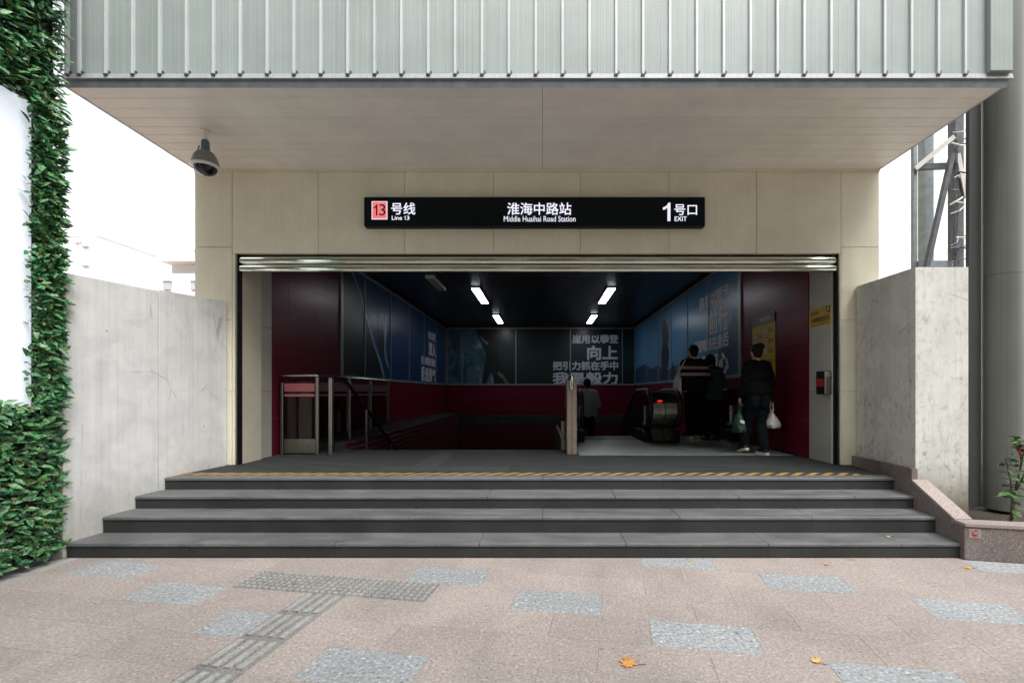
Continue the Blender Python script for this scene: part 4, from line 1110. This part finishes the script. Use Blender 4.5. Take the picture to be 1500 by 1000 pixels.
# tote bag on his left shoulder
tb_ = empty('tote_bag', Tm((-.27, 0, .9)), 'white cloth tote bag hanging from the man\'s left shoulder', 'bag')
q = MB()
for (z, w, t_) in ((.80, .10, .03), (.84, .15, .05), (1.0, .15, .045), (1.14, .12, .02)):
    pass
prof = [(-.13, .80), (.13, .80), (.15, .92), (.12, 1.12), (.05, 1.18), (-.05, 1.18), (-.12, 1.12), (-.15, .92)]
n_ = len(prof)
vs = [Tm((-.285 - .02 * (1.2 - z), y + .0, z)) for y, z in prof] + [Tm((-.32 - .07 * (1.2 - z), y, z)) for y, z in prof]
mobj('bag', vs, [tuple(range(n_)), tuple(range(2 * n_ - 1, n_ - 1, -1))] + [(i, n_ + i, n_ + (i + 1) % n_, (i + 1) % n_) for i in range(n_)], M['tote_cloth'], tb_)
MB().tube([Tm((-.305, -.05, 1.17)), Tm((-.29, -.10, 1.3)), Tm((-.20, -.085, 1.43)), Tm((-.17, .02, 1.475)), Tm((-.22, .10, 1.42)), Tm((-.30, .06, 1.17))], .011, 6).obj('strap', M['tote_cloth'], tb_)

woman, Tw = person((PX(1043, 8.55), 8.55, ZL + .006), 1.60, R(8), 'woman in a dark green jacket beside the man in stripes', dict(
    elbow={1: (.25, .03, 1.13), -1: (-.235, .06, 1.13)}, wrist={1: (.23, .16, .98), -1: (-.19, .22, 1.05)},
    knee={1: (.09, .05, .50), -1: (-.09, .03, .50)}, ankle={1: (.09, -.01, .098), -1: (-.085, .03, .098)},
    trouser_mat='black_cloth', top_mat='green_cloth', shoe_mat='shoe_black', sole_mat='shoe_black', bulk=.03, hem=.78, hair='bob', lean=.08, heady=.03))

lady, Tl = person((PX(1110, 6.62), 6.62, ZL + .006), 1.58, R(6), 'woman in black sweater and dark jeans carrying bags by the wall', dict(
    elbow={1: (.205, -.03, 1.13), -1: (-.205, .0, 1.13)}, wrist={1: (.225, .05, .90), -1: (-.235, .10, .89)},
    hdir={1: (.02, .02, -1), -1: (-.02, .05, -1)}, curl={1: 1.0, -1: 1.0},
    knee={1: (.09, .08, .50), -1: (-.09, .14, .52)}, ankle={1: (.075, -.06, .098), -1: (-.11, .20, .13)}, pitch={-1: -.25},
    trouser_mat='jeans', top_mat='black_cloth', shoe_mat='shoe_black', sole_mat='shoe_white', bulk=.026, wid=.90, hem=.86, hair='bun', lean=.04, leg_r=(.105, .085, .075)))
# bags she carries
def carry_bag(name, label, T, wx, mat, w, hgt, dep, seed, handle_mat):
    e = empty(name, T((wx, .06, .35)), label, 'bag'); rg = random.Random(seed)
    mb = MB(); zt_ = .77; rings = []
    prof = [(0, .10), (.12, .16), (.3, .42), (.55, .75), (.8, .98), (.95, 1.0), (1.0, .8)]
    seg = 18; vs = []
    for (t_, r_) in prof:
        for k in range(seg):
            a = 2 * math.pi * k / seg; j = 1 + .38 * noise.noise(Vector((math.cos(a) * 2 + seed, math.sin(a) * 2, t_ * 4)))
            vs.append(T((wx + dep * r_ * j * math.cos(a), .06 + w * r_ * j * math.sin(a), zt_ - .07 - hgt * t_)))
    n_ = len(prof)
    fs = [(i * seg + k, i * seg + (k + 1) % seg, (i + 1) * seg + (k + 1) % seg, (i + 1) * seg + k) for i in range(n_ - 1) for k in range(seg)] + [tuple((n_ - 1) * seg + k for k in range(seg))]
    mobj('bag_body', vs, fs, M[mat], e, True)
    MB().tube([T((wx, .02, zt_ - .10)), T((wx, .03, zt_ + .03)), T((wx, .09, zt_ + .03)), T((wx, .10, zt_ - .10))], .008, 6).obj('handle', M[handle_mat], e)
    return e
carry_bag('shopping_bag', 'full white plastic shopping bag hanging from the right hand', Tl, .27, 'plastic_bag', .13, .30, .12, 2, 'plastic_bag')
gb = carry_bag('shopping_bag', 'dark green bag with white tag in the left hand', Tl, -.28, 'green_bag', .15, .36, .10, 5, 'green_bag')
tg = [Tl((-.33, -.075, .50)), Tl((-.27, -.09, .48)), Tl((-.27, -.088, .53)), Tl((-.33, -.073, .55))]
mobj('tag', tg, [(0, 1, 2, 3)], M['white_print'], gb)

rider, Tr = person((PX(860, 10.2), 10.2, esc_z(10.2) + .0), 1.68, R(2), 'person in a pale shirt riding down the nearer escalator', dict(
    elbow={1: (.25, -.02, 1.12), -1: (-.25, 0, 1.12)}, wrist={1: (.20, .16, 1.05), -1: (-.27, .08, .90)},
    knee={1: (.09, .03, .50), -1: (-.09, .03, .50)}, ankle={1: (.09, 0, .098), -1: (-.09, 0, .098)},
    trouser_mat='black_cloth', top_mat='pale_cloth', shoe_mat='shoe_black', sole_mat='shoe_black', bulk=.028, hem=.82, hair='short'))

# ------------------------------------------------------------------ leaf clad light box on the left
def leaf_mesh(name, mat, L=1.0, wd=.42, fold=.10, droop=.12):
    prof = [(0, .02), (.18, .30), (.42, .5), (.68, .40), (.88, .16), (1.0, .0)]
    vs = []; fs = []
    for t_, w in prof:
        z = -droop * t_ * t_
        vs += [(t_ * L, 0, z), (t_ * L, w * wd, z + fold * w), (t_ * L, -w * wd, z + fold * w)]
    for i in range(len(prof) - 1):
        a = i * 3; b_ = a + 3
        fs += [(a, b_, b_ + 1, a + 1), (a, a + 2, b_ + 2, b_)]
    me = bpy.data.meshes.new(name); me.from_pydata(vs, [], fs); me.materials.append(mat)
    me.polygons.foreach_set('use_smooth', [True] * len(me.polygons)); return me
hx = -4.13
hb = empty('leaf_clad_light_box', (hx - .1, 2.7, 0), 'white light box panel framed by green leaves, left of the steps', 'light box')
HY0, HY1, HZ = 2.3, 3.88, 5.6
PY1, PZ0, PZ1 = 3.73, 1.31, 3.80
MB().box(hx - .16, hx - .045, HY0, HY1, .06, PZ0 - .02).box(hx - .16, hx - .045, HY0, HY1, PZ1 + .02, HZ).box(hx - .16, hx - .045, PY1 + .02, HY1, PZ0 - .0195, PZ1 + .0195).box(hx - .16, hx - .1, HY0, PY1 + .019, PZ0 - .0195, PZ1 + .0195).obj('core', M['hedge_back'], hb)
box('display_panel', hx - .098, hx - .06, HY0 + .2, PY1, PZ0, PZ1, M['pale_board'], hb)
box('foot', hx - .15, hx - .05, HY0, HY1, .0, .059, M['steel_dark'], hb)
lm = leaf_mesh('hedge_leaf', M['hedge_leaf'])
def in_frame(y, z): return not (HY0 + .2 < y < PY1 - .03 and PZ0 + .03 < z < PZ1 - .03)
rl = random.Random(11); leaves = []
while len(leaves) < 8500:
    y = rl.uniform(HY0, HY1 + .02); z = rl.uniform(.06, HZ)
    if not in_frame(y, z): continue
    leaves.append((hx + rl.uniform(-.06, .02), y, z, 0))
for i in range(1500): leaves.append((hx + rl.uniform(-.05, .03), rl.uniform(PY1 - .05, HY1 + .02), rl.uniform(PZ0, PZ1), 0))
for i in range(1500): leaves.append((hx + rl.uniform(-.2, -.0), HY1 + rl.uniform(-.03, .03), rl.uniform(.06, HZ), 1))
def leaf_pose(x, y, z, end):
    out = Vector((1, .25, 0)) if not end else Vector((.35, 1, 0))
    d = (out.normalized() * rl.uniform(.2, .7) + Vector((0, rl.uniform(-1, 1), rl.uniform(-.45, .5)))).normalized()
    if end and d.y < 0: d.y = abs(d.y)
    nrm = (Vector((.75, -.45, .75)) + Vector((rl.uniform(-.55, .55), rl.uniform(-.55, .55), rl.uniform(-.3, .3)))).normalized()
    yv = nrm.cross(d).normalized(); zv = d.cross(yv).normalized()
    m = Matrix((d, yv, zv)).transposed()
    return m, rl.choice((rl.uniform(.05, .07), rl.uniform(.068, .092), rl.uniform(.085, .112)))
vis = []; rest = MB()
base_vs = [v.co.copy() for v in lm.vertices]; base_fs = [tuple(p.vertices) for p in lm.polygons]
cand = []
for lf in leaves:
    x, y, z, en = lf
    px = 795 + x * F / y; py = 574 - (z - EYE) * F / y
    score = 0
    if -5 < px < 112 and 0 < py < 860: score = 1 / y + rl.random() * .05 + x * .8
    cand.append((score, lf))
cand.sort(key=lambda c: -c[0])
for i, (s_, lf) in enumerate(cand):
    m, L = leaf_pose(*lf); p = Vector(lf[:3])
    if i < 300 and s_ > 0:
        o = bpy.data.objects.new('leaf', lm); COL.objects.link(o); o.parent = hb; o.location = p - W[hb.name]; o.rotation_euler = m.to_euler(); o.scale = (L, L, L)
    else: rest.add([p + m @ (v * L) for v in base_vs], base_fs)
tag(rest.obj('foliage', M['hedge_leaf'], hb, True), kind='stuff')

# rose bush in the planter
rb = empty('rose_bush', (4.260, 4.15, 0.200), 'small rose bush with red buds in the granite planter', 'bush')
rg = random.Random(5); tips = []
s0 = Vector((4.260, 4.15, 0.190))
stems = [[s0, (4.270, 4.14, 0.460), (4.230, 4.12, 0.637), (4.200, 4.13, 0.824)], [s0 + Vector((.01, 0, 0)), (4.300, 4.15, 0.512), (4.340, 4.13, 0.772), (4.370, 4.12, 1.011)], [s0 + Vector((.02, .02, 0)), (4.320, 4.17, 0.491), (4.420, 4.16, 0.720), (4.500, 4.15, 0.928)], [(4.270, 4.14, 0.460), (4.230, 4.1, 0.512), (4.170, 4.08, 0.533)], [(4.340, 4.13, 0.772), (4.300, 4.10, 0.907), (4.270, 4.08, 1.022)]]
sm = MB()
for s_ in stems: sm.tube(s_, [.011, .008, .006, .004][:len(s_)] if len(s_) == 4 else [.006, .005, .004], 6)
sm.obj('stem', M['bark'], rb, True)
rm = leaf_mesh('rose_leaf', M['rose_leaf'], 1, .55, .08, .2)
for s_ in stems:
    pts = [Vector(p) for p in s_]
    for i in range(len(pts) - 1):
        for k in range(6 if i else 3):
            p = pts[i].lerp(pts[i + 1], rg.random()); a = rg.uniform(0, 6.28)
            o = place('leaf', rm, p, rb, (rg.uniform(-.4, .4), rg.uniform(-.5, .3), a)); L = rg.uniform(.07, .11); o.scale = (L, L, L)
    for k in range(5):
        o = place('leaf', rm, pts[-1] + Vector((rg.uniform(-.05, .05), rg.uniform(-.03, .03), rg.uniform(-.05, .02))), rb, (rg.uniform(-.4, .4), rg.uniform(-.4, .3), rg.uniform(0, 6.28))); L = rg.uniform(.07, .11); o.scale = (L, L, L)
for k in range(46):
    p = Vector((rg.gauss(4.37, .06), rg.gauss(4.10, .035), rg.gauss(.90, .075)))
    o = place('leaf', rm, p, rb, (rg.uniform(-.5, .5), rg.uniform(-.5, .4), rg.uniform(0, 6.28))); L = rg.uniform(.05, .09); o.scale = (L, L, L)
for k in range(16):
    p = Vector((rg.gauss(4.36, .06), rg.gauss(4.12, .03), rg.uniform(.25, .7)))
    o = place('leaf', rm, p, rb, (rg.uniform(-.5, .5), rg.uniform(-.5, .4), rg.uniform(0, 6.28))); L = rg.uniform(.05, .09); o.scale = (L, L, L)
for p in ((4.262, 4.07, .86), (4.275, 4.075, .88)):
    MB().lathe([(.003, 0), (.010, .012), (.009, .035), (.003, .05)], p, 8).obj('bud', M['petal'], rb, True)

# ------------------------------------------------------------------ fallen leaves
def fallen(px, py, zg, size, mat, rot, label, curl=.25):
    d = F * (EYE - zg) / (py - 574); p = Vector((PX(px, d), d, zg + .004))
    pts = []
    lob = [(0, -.55), (.12, -.2), (.45, -.32), (.34, -.05), (.62, .12), (.36, .2), (.42, .5), (.16, .34), (0, .7), (-.16, .34), (-.42, .46), (-.36, .2), (-.62, .1), (-.34, -.05), (-.42, -.3), (-.12, -.2)]
    n_ = len(lob); c, s_ = math.cos(rot), math.sin(rot)
    vs = [(p.x, p.y, p.z + .012 * size / .1)]
    for x, y in lob:
        h_ = curl * (x * x + y * y) * (1 if (x > 0) else .55)
        vs.append((p.x + (x * c - y * s_) * size, p.y + (x * s_ + y * c) * size, p.z + h_ * size))
    fs = [(0, 1 + i, 1 + (i + 1) % n_) for i in range(n_)]
    e = empty('fallen_leaf', p, label, 'leaf', 'leaves fallen on the pavement and steps')
    mobj('blade', vs, fs, M[mat], e)
    sv = [p + Vector((-s_ * -.5 * size, c * -.5 * size, .004)), p + Vector((-s_ * -.95 * size, c * -.95 * size, .012))]
    MB().tube(sv, .0018, 5).obj('stalk', M['bark'], e)
fallen(922, 972, 0, .088, 'leaf_orange', 1.2, 'large orange plane leaf lying lowest in front of the steps')
fallen(1197, 969, 0, .058, 'leaf_tan', .4, 'pale tan curled leaf at the corner of a grey slab', .5)
fallen(1211, 827, 0, .042, 'leaf_orange', 2.0, 'small orange leaf on the pavement near the bottom step', .5)
fallen(1418, 832, 0, .05, 'leaf_yellow', .8, 'golden brown leaf on the pavement near the planter', .4)
fallen(1012, 821, 0, .034, 'leaf_yellow', .2, 'small yellow leaf on the grey slab touching the steps', .3)
fallen(1302, 786.5, .124, .034, 'leaf_tan', 1.0, 'small tan leaf lying on the lowest step', .4)
fallen(1250, 819, 0, .035, 'leaf_tan', 2.6, 'small dull leaf against the foot of the bottom step', .5)

# ------------------------------------------------------------------ right background: steel frame, white wall
sf = empty('steel_frame', (5.3, 6.4, 0), 'old steel frame with bracing behind the right wall', 'frame')
D6 = 6.4
def bar(name, p, q, w, mat, par=sf, th=None):
    P0, P1 = Vector((PX(p[0], p[2]), p[2], PZ(p[1], p[2]))), Vector((PX(q[0], q[2]), q[2], PZ(q[1], q[2])))
    t_ = (P1 - P0).normalized(); a = t_.cross(Vector((0, 1, 0))).normalized() * w / 2; b_ = Vector((0, 1, 0)) * (th or w) / 2
    vs = [P0 - a - b_, P0 + a - b_, P0 + a + b_, P0 - a + b_, P1 - a - b_, P1 + a - b_, P1 + a + b_, P1 - a + b_]
    return mobj(name, vs, [(0, 3, 2, 1), (4, 5, 6, 7), (0, 1, 5, 4), (1, 2, 6, 5), (2, 3, 7, 6), (3, 0, 4, 7)], mat, par)
bar('post', (1339, 720, D6), (1339, 60, D6), .05, M['steel_grey'])
bar('post', (1356, 700, 6.8), (1356, 60, 6.8), .13, M['steel_grey'])
bar('post', (1400, 720, D6), (1400, 60, D6), .12, M['steel_dark'])
bar('beam', (1341, 245.5, D6 - .04), (1396, 243, D6 - .04), .07, M['steel_dark'])
bar('brace', (1341, 247, D6 - .1), (1398, 200, D6 - .1), .06, M['steel_pale'], th=.02)
bar('brace', (1395, 225, D6 - .16), (1356, 396, D6 - .16), .055, M['steel_dark'])
bar('sill', (1343, 387, D6 - .03), (1394, 387, D6 - .03), .08, M['steel_grey'])
bar('plate', (1403, 225, D6 - .08), (1416, 290, D6 - .08), .06, M['steel_pale'], th=.02)
cbl = empty('torn_wiring', (5.95, 6.3, 2.9), 'tangle of torn wires and strips on the steel frame', 'wiring')
rw = random.Random(9)
for i in range(22):
    y_ = rw.uniform(180, 392); x0 = rw.uniform(1391, 1402); x1 = x0 + rw.uniform(8, 24); d0 = D6 - .1 - rw.random() * .15
    y2 = y_ - rw.uniform(-4, 16)
    pts = [(PX(x0, d0), d0, PZ(y_, d0)), (PX((x0 + x1) / 2, d0), d0 - .03, PZ((y_ + y2) / 2 + rw.uniform(-4, 4), d0)), (PX(x1, d0), d0, PZ(y2, d0))]
    MB().tube(pts, rw.uniform(.004, .011), 5).obj('strip', M[rw.choice(['steel_dark', 'steel_pale', 'offwhite_paint', 'steel_dark'])], cbl)
for i in range(5):
    x0 = rw.uniform(1394, 1404); y0 = rw.uniform(172, 210); d0 = D6 - .09
    pts = [(PX(x0 + rw.uniform(-4, 4), d0), d0, PZ(y0 + k * 40, d0)) for k in range(6)]
    MB().tube(pts, .007, 5).obj('wire', M['steel_dark'], cbl)

nb = empty('neighbour_building', (8, 9.2, 0), 'plain white building wall behind the steel frame', 'building')
for i in range(8):
    for (a, b_) in ((4.6, 6.92), (6.925, 9.4), (9.405, 12)):
        MB().box(a, b_, 9.2, 9.3, i * 1.36 - .03 + .16, (i + 1) * 1.36 - .036 + .16, .002).obj('wall_panel', M['white_paint'], nb)
box('wall', 4.55, 12.05, 9.3005, 14, 0, 11.2, M['offwhite_paint'], nb)

# ------------------------------------------------------------------ left background
wbn = empty('white_building', (-13, 16, 0), 'overexposed white building behind the left plaster wall', 'building')
box('lower_wall', -22, -5.2, 16.0, 22, 0, 5.6, M['far_wall'], wbn)
box('upper_wall', -13.0, -5.2, 16.3, 22, 6.26, 14, M['far_wall'], wbn)
box('pilaster', -13.25, -12.9, 15.9, 16.29, 6.26, 14, simple('pale_render', (.60, .59, .54), .85, 0, .1, 1.5), wbn)
box('ledge', -13.3, -5.2, 15.7, 16.29, 5.95, 6.255, M['offwhite_paint'], wbn)
box('lower_parapet', -13.2, -5.2, 16.2, 22, 5.601, 5.949, M['far_wall'], wbn)
for px in (244.5, 285):
    w = box('window', PX(px, 15.95) - .13, PX(px, 15.95) + .13, 15.94, 15.999, PZ(424, 15.95), PZ(412, 15.95), M['far_window'], wbn)
    box('sill', PX(px, 15.95) - .16, PX(px, 15.95) + .16, 15.9, 15.998, PZ(411.8, 15.95), PZ(410, 15.95), M['offwhite_paint'], w)
for k, (x, z) in enumerate(((-12.2, 6.3), (-12.0, 6.35), (-11.5, 6.4))):
    MB().tube([(x, 15.75, 6.0), (x + .35, 15.72, 6.6)] if k < 2 else [(x, 15.75, 6.5), (x + .1, 15.72, 6.1)], .018, 5).obj('wire', M['steel_dark'], wbn)
fb_ = empty('apartment_block', (-62, 62, 0), 'faint pale apartment block far off beside the hedge', 'building')
box('wall', -75, -60.4, 62, 76, 0, 22.6, M['far_wall'], fb_)
box('roof', -75.4, -60.2, 61.8, 76, 22.6, 23.0, M['far_wall'], fb_)
for i in range(7):
    box('balcony', -62.6, -61.6, 61.3, 61.99, 5.5 + i * 2.6, 5.8 + i * 2.6, M['far_window'], fb_)
lp = empty('street_lamp', (PX(113, 30), 30, 0), 'thin lamp post beyond the left plaster wall', 'lamp post')
MB().tube([(PX(113, 30), 30, 0), (PX(113, 30), 30, PZ(357, 30))], .06, 8).obj('pole', M['steel_pale'], lp)
MB().box(PX(113, 30) - .25, PX(113, 30) + .25, 29.9, 30.1, PZ(357, 30), PZ(353, 30), .02).obj('head', M['steel_pale'], lp)

# ------------------------------------------------------------------ unseen street behind the camera (added to shade the entrance, reflected in the shutter)
rd = mobj('road', [(-150, -19, -.002), (150, -19, -.002), (150, -7, -.002), (-150, -7, -.002)], [(0, 1, 2, 3)], M['asphalt']); tag(rd, 'asphalt road behind the pavement', 'road', kind='structure')
simple('tree_leaf', (.06, .095, .022), .6, 0, .4, 2.5)
simple('shop_wall', (.25, .245, .22), .85, 0, .12, .6)
simple('shop_glass', (.03, .035, .04), .1, 0, .1, 1)
tl_me = leaf_mesh('tree_leaf', M['tree_leaf'], 1, .8, .1, .15)
t_vs = [Vector(v) for v in ((0, 0, 0), (.35, .42, .06), (1, 0, -.05), (.35, -.42, .06))]
def plane_tree(x, y, H, label, seed):
    e = empty('plane_tree', (x, y, 0), label, 'tree', 'plane trees along the kerb'); r_ = random.Random(seed)
    tr = MB(); tr.tube([(x, y, 0), (x + .05, y, 1.5), (x - .05, y + .1, 3.2)], [.24, .19, .16], 10)
    ends = []
    for k in range(7):
        a = 2 * math.pi * k / 7 + r_.uniform(-.3, .3); L = r_.uniform(2.4, 3.8); z = r_.uniform(5.5, H - 1)
        p1 = Vector((x + math.cos(a) * L * .45, y + math.sin(a) * L * .45, 3.2 + (z - 3.2) * .55)); p2 = Vector((x + math.cos(a) * L, y + math.sin(a) * L, z))
        tr.tube([(x - .05, y + .1, 3.1), p1, p2], [.11, .07, .025], 7); ends += [p1.lerp(p2, .5), p2, p2 + Vector((0, 0, .8))]
    tr.obj('trunk', M['bark'], e, True)
    cr = MB()
    for c in ends + [Vector((x, y, H - .8))]:
        for i in range(170):
            d = Vector((r_.gauss(0, 1), r_.gauss(0, 1), r_.gauss(0, .75))); d = d.normalized() * (r_.random() ** .5) * 1.35
            q = Matrix.Rotation(r_.uniform(0, 6.28), 3, 'Z') @ Matrix.Rotation(r_.uniform(-.9, .9), 3, 'X'); L = r_.uniform(.16, .26)
            cr.add([c + d + q @ (v * L) for v in t_vs], [(0, 1, 2, 3)])
    cr.obj('crown', M['tree_leaf'], e)
plane_tree(-6.5, -4.6, 9.5, 'plane tree behind the camera, leftmost along the kerb', 21)
plane_tree(.8, -4.9, 10, 'plane tree behind the camera, middle of three', 22)
plane_tree(8.0, -4.6, 9.5, 'plane tree behind the camera, rightmost along the kerb', 23)
ob = empty('shading_building', (0, -26, 0), 'unseen shop building added across the road to hold back sky light', 'building')
box('wall', -45, 45, -38, -26, 0, 34, M['shop_wall'], ob)  # unseen block, made tall to keep low sky out of the entrance
for i in range(15):
    for j in range(8):
        box('window', -43 + i * 6, -39.4 + i * 6, -25.99, -25.9, 1 + j * 3.8, 3.6 + j * 3.8, M['shop_glass'], ob)
